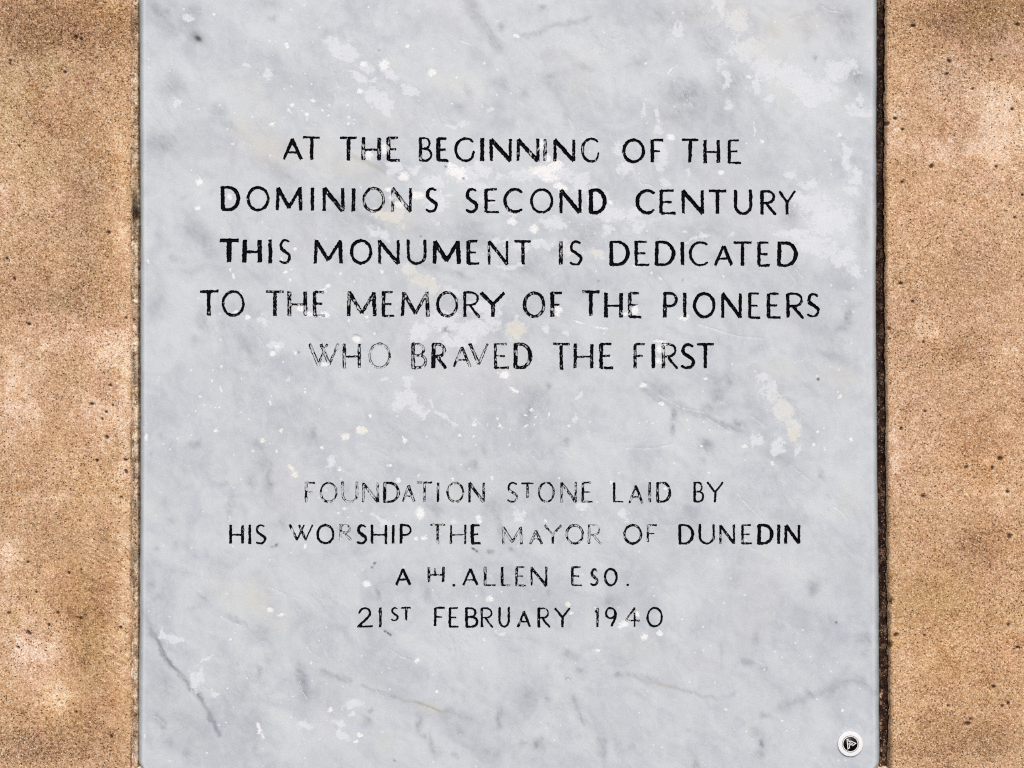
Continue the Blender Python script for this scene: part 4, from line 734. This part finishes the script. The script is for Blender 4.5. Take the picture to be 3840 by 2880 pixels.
line(1286, 1287, 1159, 2678, 96, 12.5, [('W', 1159, 1269, .8, .9, 1287, 1372), ('H', 1285, 1353, .62, .95), ('O', 1381, 1466, .85, .85), ('B', 1543, 1602, .62, 1), ('R', 1619, 1676, .45, 1.15), ('A', 1700, 1765, .7, .8, 1300, 1378), ('V', 1759, 1830, .6, .9, 1286, 1368), ('E', 1853, 1911, .48, .9), ('D', 1928, 1995, .4, 1.15),
     ('T', 2073, 2137, .32, .95, 1286, 1388), ('H', 2152, 2224, .3, .95), ('E', 2248, 2304, .3, 1), ('F', 2377, 2423, .35, .95), ('I', 2443, 2457, .08, 1.05), ('R', 2482, 2542, .25, .95), ('S', 2552, 2608, .0, 1.1), ('T', 2611, 2678, .12, 1)])
line(1808, 1807, 1143, 2712, 77, 9.5, [('F', 1143, 1184, .78, 1), ('O', 1199, 1266, .68, .95), ('U', 1281, 1343, .88, 1), ('N', 1359, 1421, .82, 1), ('D', 1438, 1499, .45, 1.15), ('A', 1509, 1554, .68, .9, 1818, 1883), ('T', 1563, 1621, .72, .95), ('I', 1639, 1648, .5, .95), ('O', 1674, 1741, .62, 1), ('N', 1756, 1818, .5, 1.05),
     ('S', 1901, 1944, .52, .95), ('T', 1954, 2003, .55, .85, 1810, 1868), ('O', 2017, 2081, .45, .95), ('N', 2102, 2163, .58, .9), ('E', 2182, 2226, .5, .95), ('L', 2299, 2341, .4, .85), ('A', 2359, 2411, .5, .85, 1819, 1888), ('I', 2432, 2441, .55, .95), ('D', 2462, 2517, .42, 1.05), ('B', 2601, 2641, .3, .95), ('Y', 2651, 2712, .1, .85)])
line(1966, 1966, 860, 3001, 75, 9.8, [('H', 860, 914, .05, 1.05), ('I', 932, 942, .05, 1), ('S', 957, 999, .05, 1.05), ('W', 1086, 1173, .5, .95, 1965, 2028), ('O', 1186, 1255, .15, 1.2), ('R', 1274, 1319, .92, .95, 1966, 2026), ('S', 1338, 1377, .02, 1.15), ('H', 1392, 1452, .12, .95), ('I', 1470, 1479, .08, .95), ('P', 1499, 1545, .02, 1.05),
     ('T', 1614, 1671, .55, .85), ('H', 1688, 1748, .35, .8), ('E', 1766, 1806, .1, 1.15), ('M', 1882, 1959, .8, .9, 1974, 2042), ('A', 1986, 2034, .68, .95, 1987, 2042), ('Y', 2041, 2105, .6, .85, 1968, 2040), ('O', 2120, 2190, .6, 1.1), ('R', 2206, 2255, .85, .9), ('O', 2337, 2409, .32, 1.1), ('F', 2426, 2464, .55, .85, 1967, 2035),
     ('D', 2545, 2602, .08, 1.05), ('U', 2620, 2681, .12, 1.05), ('N', 2697, 2756, .38, .95), ('E', 2780, 2823, .25, .95), ('D', 2841, 2900, .05, 1.3), ('I', 2916, 2925, .0, 1.05), ('N', 2942, 3001, .03, 1.15)])
line(2125, 2124, 1485, 2317, 73, 9.5, [('A', 1485, 1538, .12, 1.05, 2131, 2196), ('H', 1605, 1667, .45, 1.0, 2124, 2184), ('.', 1697, 1708, .0, 1.1, 2188, 2199), ('A', 1737, 1791, .15, 1, 2132, 2197), ('L', 1815, 1861, .4, 1), ('L', 1878, 1917, .35, 1), ('E', 1934, 1974, .55, .85), ('N', 1989, 2052, .4, .9), ('E', 2142, 2184, .4, .95), ('S', 2213, 2245, .35, 1.1, 2132, 2197), ('O', 2264, 2317, .12, 1.15, 2130, 2198), ('.', 2348, 2359, .0, .95, 2188, 2199)])
line(2278, 2278, 1342, 2486, 75, 9.2, [('2', 1342, 1399, .05, .95), ('1', 1416, 1435, .3, .95), ('S', 1466, 1495, .05, .85, 2277, 2329), ('T', 1503, 1542, .15, .85, 2277, 2329), ('F', 1628, 1670, .15, .95, 2277, 2350), ('E', 1683, 1723, .15, .95), ('B', 1745, 1794, .08, 1.1), ('R', 1803, 1850, .15, .95), ('U', 1869, 1912, .22, 1), ('A', 1941, 1989, .4, .95, 2291, 2353),
     ('R', 2016, 2063, .28, 1), ('Y', 2080, 2139, .2, .95), ('1', 2229, 2250, .3, .95), ('9', 2267, 2314, .08, 1, 2277, 2348), ('4', 2345, 2401, .25, .85), ('0', 2424, 2486, .0, 1, 2277, 2352)])

FH = 2.0
fnx, fny = (NX - 1) * 2 + 1, (NY - 1) * 2 + 1
SD = np.full((fny, fnx), 50.0, np.float32)
ID = np.full((fny, fnx), -1, np.int32)
HW = np.full((fny, fnx), 6.0, np.float32)
ragged = (vnoise((fny, fnx), 2.2, 91) - .5) * 3.4 + (vnoise((fny, fnx), 6, 92) - .5) * 2.6 + (vnoise((fny, fnx), 20, 93) - .5) * 1.2
lr = random.Random(4)
for li, (g, x0, x1, y0, y1, sw, wr) in enumerate(L):
    i0 = max(0, int((x0 - 12 - GX0) / FH)); i1 = int((x1 + 12 - GX0) / FH) + 1
    j0 = max(0, int((y0 - 12 - GY0) / FH)); j1 = int((y1 + 12 - GY0) / FH) + 1
    X, Y = np.meshgrid(GX0 + FH * np.arange(i0, i1), GY0 + FH * np.arange(j0, j1))
    sd = np.full(X.shape, 50.0); hw = np.full(X.shape, 3.0)
    hwid = sw * 1.1 / 2
    if g in 'I.': mx = 0 if g == 'I' else hwid
    else: mx = hwid * 0.8
    if g in 'TAYVXW24': mx = 2.0
    for pts, w0, w1 in G[g]:
        jx = [lr.uniform(-1.0, 1.0) for _ in range(4)]
        n = len(pts)
        for k in range(n - 1):
            (ua, va), (ub, vb) = pts[k], pts[k + 1]
            my = hwid * 0.55
            xa = x0 + mx + ua * (x1 - x0 - 2 * mx); xb = x0 + mx + ub * (x1 - x0 - 2 * mx)
            ya = y0 + my + va * (y1 - y0 - 2 * my); yb = y0 + my + vb * (y1 - y0 - 2 * my)
            if k == 0: xa += jx[0]; ya += jx[1]
            if k == n - 2: xb += jx[2]; yb += jx[3]
            ra = hwid * (w0 + (w1 - w0) * k / max(1, n - 1)); rb = hwid * (w0 + (w1 - w0) * (k + 1) / max(1, n - 1))
            dx, dy = xb - xa, yb - ya; LL = dx * dx + dy * dy + 1e-6
            t = ((X - xa) * dx + (Y - ya) * dy) / LL
            tc = np.clip(t, 0, 1)
            ww = ra + (rb - ra) * tc
            per = np.abs((X - xa) * (-dy) + (Y - ya) * dx) / math.sqrt(LL)
            dd = np.hypot(X - xa - tc * dx, Y - ya - tc * dy) - ww
            # chisel ends are square-cut: flat caps on open straight ends
            if (k == 0 or k == n - 2) and n == 2 and g != '.':
                along = np.maximum(-t, t - 1) * math.sqrt(LL) - 1.5
                dd = np.maximum(per - ww, along)
            m = dd < sd
            sd = np.where(m, dd, sd); hw = np.where(m, ww, hw)
    if g == 'H' and y0 == 2124 and x0 == 1605:
        # stray cut between the uprights of this H
        dd = np.maximum(np.abs(X - 1631) - 3.2, np.abs(Y - 2140) - 11); m = dd < sd; sd = np.where(m, dd, sd); hw = np.where(m, 3.2, hw)
    sd = sd + ragged[j0:j1, i0:i1] * (0.8 if sw > 11 else 0.65)
    cur = SD[j0:j1, i0:i1]; m = sd < cur
    SD[j0:j1, i0:i1] = np.where(m, sd, cur); ID[j0:j1, i0:i1] = np.where(m, li, ID[j0:j1, i0:i1]); HW[j0:j1, i0:i1] = np.where(m, hw, HW[j0:j1, i0:i1])

def warp(x, y):
    """the slab's side edges are not quite parallel"""
    x = np.asarray(x, float); y = np.asarray(y, float)
    l = left_x(y) - 517.0; r = right_x(y) - 3297.0
    rc = 46.0; t = np.clip((y - 2851) / rc, 0, 0.97); ins_ = rc * (1 - np.sqrt(1 - t * t))
    return x + (l + ins_) * np.clip(1 - (x - 517) / 140.0, 0, 1) + (r - ins_) * np.clip(1 - (3297 - x) / 140.0, 0, 1)

# base nodes
yrows = np.concatenate([[-480., -380, -280, -180, -100, -50], GY0 + H * np.arange(NY)])
xcols = GX0 + H * np.arange(NX)
off = 6
BX, BY = np.meshgrid(xcols, yrows)
bny, bnx = BX.shape
bidx = np.arange(bnx * bny).reshape(bny, bnx)
# which base cells must be refined
cellmin = np.full((NY - 1, NX - 1), 99.0)
for dj in range(3):
    for di in range(3):
        cellmin = np.minimum(cellmin, SD[dj:dj + 2 * (NY - 1) - 1 + 1:2, di:di + 2 * (NX - 1) - 1 + 1:2][:NY - 1, :NX - 1])
fine = cellmin < 0.6
keep = np.ones((bny - 1, bnx - 1), bool); keep[off:, :] = ~fine
q = np.stack([bidx[:-1, :-1][keep], bidx[1:, :-1][keep], bidx[1:, 1:][keep], bidx[:-1, 1:][keep]], 1)
slabV = [P(BX.ravel(), BY.ravel(), 0.0)]; slabQ = [q]; nslab = BX.size
# fine part
fj, fi = np.nonzero(fine)
sub = []
for dj in (0, 1):
    for di in (0, 1):
        sub.append(np.stack([fj * 2 + dj, fi * 2 + di], 1))
sub = np.concatenate(sub)
J, I = sub[:, 0], sub[:, 1]
c00, c10, c11, c01 = SD[J, I] < 0, SD[J + 1, I] < 0, SD[J + 1, I + 1] < 0, SD[J, I + 1] < 0
cnt = c00.astype(int) + c10 + c11 + c01
node = np.full((fny, fnx), -1, np.int64)
used = np.zeros((fny, fnx), bool)
for (dj, di) in ((0, 0), (1, 0), (1, 1), (0, 1)): used[J + dj, I + di] = True
uj, ui = np.nonzero(used)
node[uj, ui] = np.arange(len(uj))
fx = GX0 + FH * ui; fy = GY0 + FH * uj
out = cnt == 0
fullq = np.stack([node[J, I], node[J + 1, I], node[J + 1, I + 1], node[J, I + 1]], 1)
ins = cnt == 4
# crossing vertices
cross = {}; crossP = []
ncore = len(uj)
def cv(ja, ia, jb, ib):
    key = (ja, ia, jb, ib) if (ja, ia) < (jb, ib) else (jb, ib, ja, ia)
    r = cross.get(key)
    if r is None:
        a = float(SD[key[0], key[1]]); b = float(SD[key[2], key[3]])
        t = a / (a - b); t = min(max(t, 0.02), 0.98)
        crossP.append((GX0 + FH * (key[1] + t * (key[3] - key[1])), GY0 + FH * (key[0] + t * (key[2] - key[0]))))
        r = ncore + len(crossP) - 1; cross[key] = r
    return r
slab_poly = []; let_poly = {i: [] for i in range(len(L))}
mixed = np.nonzero((cnt > 0) & (cnt < 4))[0]
for c in mixed:
    j, i = int(J[c]), int(I[c])
    ring = ((j, i), (j + 1, i), (j + 1, i + 1), (j, i + 1))
    inn = (c00[c], c10[c], c11[c], c01[c])
    pin, pout = [], []
    best = None
    for k in range(4):
        a = ring[k]; b = ring[(k + 1) % 4]
        (pin if inn[k] else pout).append(int(node[a]))
        if inn[k] != inn[(k + 1) % 4]:
            v = cv(a[0], a[1], b[0], b[1]); pin.append(v); pout.append(v)
        if inn[k]:
            s_ = SD[a]
            if best is None or s_ < best[0]: best = (s_, int(ID[a]))
    if len(pin) >= 3: let_poly[best[1]].append(pin)
    if len(pout) >= 3: slab_poly.append(pout)
crossP = np.array(crossP)
allx = np.concatenate([fx, crossP[:, 0]]); ally = np.concatenate([fy, crossP[:, 1]])
alld = np.concatenate([np.clip(-SD[uj, ui], 0, None), np.zeros(len(crossP))])
allhw = np.concatenate([HW[uj, ui], np.full(len(crossP), 5.0)])
# slab takes the outside part (flat)
def fan(polys, base=0):
    quads, tris = [], []
    for p in polys:
        if len(p) == 4: quads.append(p)
        elif len(p) == 3: tris.append(p)
        else:
            for k in range(1, len(p) - 1): tris.append((p[0], p[k], p[k + 1]))
    return quads, tris
sq, stt = fan(slab_poly)
slabV.append(P(allx, ally, 0.0))
if out.any(): slabQ.append(fullq[out] + nslab)
if sq: slabQ.append(np.array(sq) + nslab)
slabT = [np.array(stt) + nslab] if stt else []
nslab2 = nslab + len(allx)

# rounded arris: rings round the front perimeter
per = []   # (x, y, outward dir list)
top = [(x, yrows[0]) for x in xcols]
per_pts = []; per_dir = []; per_idx = []
def addp(ix, x, y, dx, dy): per_idx.append(ix); per_pts.append((x, y)); per_dir.append((dx, dy))
for j in range(bny - 1, -1, -1): addp(bidx[j, bnx - 1], xcols[-1], yrows[j], 1, 0)            # right, upwards
for a in (30, 60): addp(bidx[0, bnx - 1], xcols[-1], yrows[0], math.cos(R(a)), -math.sin(R(a)))
for i in range(bnx - 1, -1, -3): addp(bidx[0, i], xcols[i], yrows[0], 0, -1)
addp(bidx[0, 0], xcols[0], yrows[0], 0, -1)
for a in (30, 60): addp(bidx[0, 0], xcols[0], yrows[0], -math.sin(R(a)), -math.cos(R(a)))
for j in range(bny): addp(bidx[j, 0], xcols[0], yrows[j], -1, 0)
for a in (18, 36, 54, 72): addp(bidx[-1, 0], xcols[0], yrows[-1], -math.cos(R(a)), math.sin(R(a)))
for i in range(bnx): addp(bidx[-1, i], xcols[i], yrows[-1], 0, 1)
for a in (18, 36, 54, 72): addp(bidx[-1, -1], xcols[-1], yrows[-1], math.sin(R(a)), math.cos(R(a)))
per_pts = np.array(per_pts); per_dir = np.array(per_dir); per_idx = np.array(per_idx)
npz = len(per_pts)
wob = np.interp(np.arange(npz), np.arange(0, npz + 40, 40), np.random.default_rng(5).normal(0, 1.0, len(np.arange(0, npz + 40, 40))))
chip = np.interp(np.arange(npz), np.arange(0, npz + 5, 5), np.random.default_rng(6).normal(0, 0.45, len(np.arange(0, npz + 5, 5))))
prev = per_idx; cur0 = nslab2
RB = 24.0

ringX, ringY, ringD, edgeA = [], [], [], []
rings = [(t, None) for t in (12, 25, 38, 50, 62, 74, 84, 90)] + [(90, 60.0), (90, 100.0)]
for t, extra in rings:
    o_ = RB * math.sin(R(t)) + (wob + chip) * (t / 90.0)
    dep = 27.0 * (1 - math.cos(R(t))) if extra is None else extra
    x = per_pts[:, 0] + per_dir[:, 0] * o_; y = per_pts[:, 1] + per_dir[:, 1] * o_
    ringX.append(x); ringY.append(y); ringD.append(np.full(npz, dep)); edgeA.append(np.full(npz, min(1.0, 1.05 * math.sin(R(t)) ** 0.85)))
    cur = cur0 + np.arange(npz); cur0 += npz
    nxt = np.roll(np.arange(npz), -1)
    slabQ.append(np.stack([prev[np.arange(npz)], cur, cur[nxt], prev[nxt]], 1))
    prev = cur
ringX = np.concatenate(ringX); ringY = np.concatenate(ringY); ringD = np.concatenate(ringD); edgeA = np.concatenate(edgeA)
slabV.append(P(ringX, ringY, ringD))
SV = np.concatenate(slabV)
sx = SV[:, 0] / U + CX; sy = CY - SV[:, 2] / U
at = {}
scrf = scr
for nm, f in (('vein', vein), ('patch', patchf), ('warm', warm), ('cream', cream), ('rust', rust), ('spot', spot), ('scr', scr)):
    at[nm] = f.at(sx, sy) * (sy > -40)
at['bruise'] = np.maximum(bruise.at(sx, sy), scr.at(sx, sy) * 0.62) * (sy > -40)
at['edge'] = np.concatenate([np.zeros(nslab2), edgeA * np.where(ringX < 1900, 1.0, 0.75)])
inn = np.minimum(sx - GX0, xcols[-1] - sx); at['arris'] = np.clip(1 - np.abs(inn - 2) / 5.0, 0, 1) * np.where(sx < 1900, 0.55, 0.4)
SV2 = SV.copy(); SV2[:, 0] = (warp(sx, sy) - CX) * U

plaque = bpy.data.objects.new('marble_plaque', None); col.objects.link(plaque)
plaque.location = (0, 0, (CY - 2886) * U)
plaque['label'] = 'grey white marble memorial plaque with black lettering set into the sandstone'; plaque['category'] = 'plaque'
bpy.context.view_layer.update()
# drop degenerate ring faces (corner fans)
Q = np.concatenate(slabQ)
dup = (Q[:, 0] == Q[:, 1]) | (Q[:, 1] == Q[:, 2]) | (Q[:, 2] == Q[:, 3]) | (Q[:, 3] == Q[:, 0])
dg = Q[dup]; Tt = [np.array([[v for k, v in enumerate(f) if v != f[k - 1]][:3] for f in dg if len(set(f)) == 3])] if dup.any() else []
Tt = [t for t in Tt if len(t)]
TR = np.concatenate(slabT + Tt) if (slabT or Tt) else None
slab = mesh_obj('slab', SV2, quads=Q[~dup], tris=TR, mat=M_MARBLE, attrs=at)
slab.parent = plaque; slab.matrix_parent_inverse = plaque.matrix_world.inverted()

# the cut letters
wv = np.array([l[6] for l in L])
# damage spreads over letters: worse where white bruises sit
brz = bruise.at(allx, ally)
ids_full = ID[J, I]
fi_ins = np.nonzero(ins)[0]
lx, ly = allx, ally
depth = np.minimum(alld * 0.9, 6.0)
centre = np.clip(alld / np.maximum(allhw, 2.0), 0, 1)
order = {}
for c in fi_ins: order.setdefault(int(min(ID[J[c], I[c]], 10**6)), []).append(c)
NAMES = {'.': 'carved_full_stop', '1': 'carved_numeral', '2': 'carved_numeral', '9': 'carved_numeral', '4': 'carved_numeral', '0': 'carved_numeral'}
for li, l in enumerate(L):
    qf = fullq[np.array(order.get(li, []), int)] if li in order else np.zeros((0, 4), int)
    pq, pt = fan(let_poly[li])
    qa = np.concatenate([qf, np.array(pq)]) if pq else qf
    ta = np.array(pt) if pt else np.zeros((0, 3), int)
    if len(qa) + len(ta) == 0: continue
    uq = np.unique(np.concatenate([qa.ravel(), ta.ravel()])).astype(int)
    remap = {int(v): k for k, v in enumerate(uq)}
    lut = np.zeros(uq.max() + 1, int); lut[uq] = np.arange(len(uq))
    qa = lut[qa.astype(int)] if len(qa) else None; ta = lut[ta.astype(int)] if len(ta) else None
    V = P(lx[uq], ly[uq], depth[uq])
    a2 = {'wear': np.full(len(uq), l[6]), 'centre': centre[uq], 'bruise': brz[uq]}
    o = mesh_obj(NAMES.get(l[0], 'carved_letter'), V, quads=qa, tris=ta, mat=M_PAINT, attrs=a2)
    o.parent = plaque; o.matrix_parent_inverse = plaque.matrix_world.inverted()

# ============================================================================
# 4. the round tag stuck on the lower right corner
# ============================================================================
M_TAGW = plain('white_plastic', (0.92, 0.92, 0.94), 0.45, 0.4, 0.02)
M_TAGK = plain('black_print', (0.004, 0.004, 0.004), 0.4, 0.3, 0.1)
M_TAGG = plain('dark_grey_print', (0.07, 0.07, 0.08), 0.5, 0.3, 0.05)
TX, TY = 3187.4, 2788.0
tag = bpy.data.objects.new('round_tag', None); col.objects.link(tag)
tag.location = P(TX, TY, 0.0); tag['label'] = 'small round white tag with black angular emblem on plaque corner'; tag['category'] = 'tag'
bpy.context.view_layer.update()
LIFT = 3.0
def disc(name, prof, mat, n=96):
    """lathe about the tag axis: prof = (radius, height towards the viewer)"""
    V, q = [], []
    for r, h in prof:
        for k in range(n):
            a = 2 * math.pi * k / n; V.append((TX + r * math.cos(a), TY + r * math.sin(a), -h))
    m = len(prof)
    for i in range(m - 1):
        for k in range(n):
            k2 = (k + 1) % n; q.append((i * n + k, (i + 1) * n + k, (i + 1) * n + k2, i * n + k2))
    V = np.array(V); vv = P(V[:, 0], V[:, 1], V[:, 2] - (LIFT if name != 'adhesive_pad' else 0))
    caps = []
    if prof[-1][0] > 0: caps = [[(m - 1) * n + k for k in range(n)][::-1]] if not name.startswith('ring') else []
    o = mesh_obj(name, vv, quads=np.array(q), mat=mat, ngons=caps, smooth=True)
    o.parent = tag; o.matrix_parent_inverse = tag.matrix_world.inverted()
    return o
disc('adhesive_pad', [(43.5, 0.1), (43.5, 3.0)], M_TAGK)
disc('tag_body', [(45.4, 0.1), (46.4, 1.0), (46.6, 1.6), (46.6, 3.5), (46.3, 4.0), (45.6, 4.1), (33, 4.1), (1, 4.1)], M_TAGW)
disc('ring_line', [(31.6, 4.15), (31.5, 4.4), (30.0, 4.4), (29.9, 4.15)], M_TAGG)
disc('emblem_field', [(26.9, 4.15), (26.8, 4.5), (1, 4.5)], M_TAGK)
def pl(*c): return [((a - 840) / 22.42 + TX, (b - 858) / 22.42 + TY) for a, b in c]
def ribbon_poly(pts, wd, closed, h0, h1):
    pts = np.array(pts); n = len(pts); V = []; qd = []
    Lp, Rp = [], []
    for i in range(n):
        a = pts[(i - 1) % n] if (closed or i > 0) else None; b = pts[(i + 1) % n] if (closed or i < n - 1) else None
        d1 = (pts[i] - a) if a is not None else (b - pts[i]); d2 = (b - pts[i]) if b is not None else d1
        d1 = d1 / np.linalg.norm(d1); d2 = d2 / np.linalg.norm(d2)
        n1 = np.array([-d1[1], d1[0]]); n2 = np.array([-d2[1], d2[0]])
        m = n1 + n2; m = m / max(np.linalg.norm(m), 1e-6); s = wd / 2 / max(0.42, float(m @ n1))
        Lp.append(pts[i] + m * s); Rp.append(pts[i] - m * s)
    k = n if closed else n - 1
    V = []
    for i in range(n):
        for p_, h in ((Lp[i], h0), (Lp[i], h1), (Rp[i], h1), (Rp[i], h0)): V.append((p_[0], p_[1], -h - LIFT))
    for i in range(k):
        j = (i + 1) % n
        for s in range(3): qd.append((i * 4 + s, j * 4 + s, j * 4 + s + 1, i * 4 + s + 1))
    V = np.array(V); return P(V[:, 0], V[:, 1], V[:, 2]), qd
v1, q1 = ribbon_poly(pl((552, 455), (708, 545), (722, 678), (862, 602), (1285, 802), (1052, 968), (872, 878), (738, 978), (750, 1178), (622, 1268)), 2.9, True, 4.55, 4.8)
v2, q2 = ribbon_poly(pl((600, 898), (862, 752), (1052, 838)), 2.6, False, 4.55, 4.82)
vv = np.concatenate([v1, v2]); qq = np.array(q1 + [tuple(x + len(v1) for x in f) for f in q2])
em = mesh_obj('emblem_mark', vv, quads=qq, mat=M_TAGW, smooth=False)
em.parent = tag; em.matrix_parent_inverse = tag.matrix_world.inverted()
print('letters', len(L), 'slab verts', len(SV2))
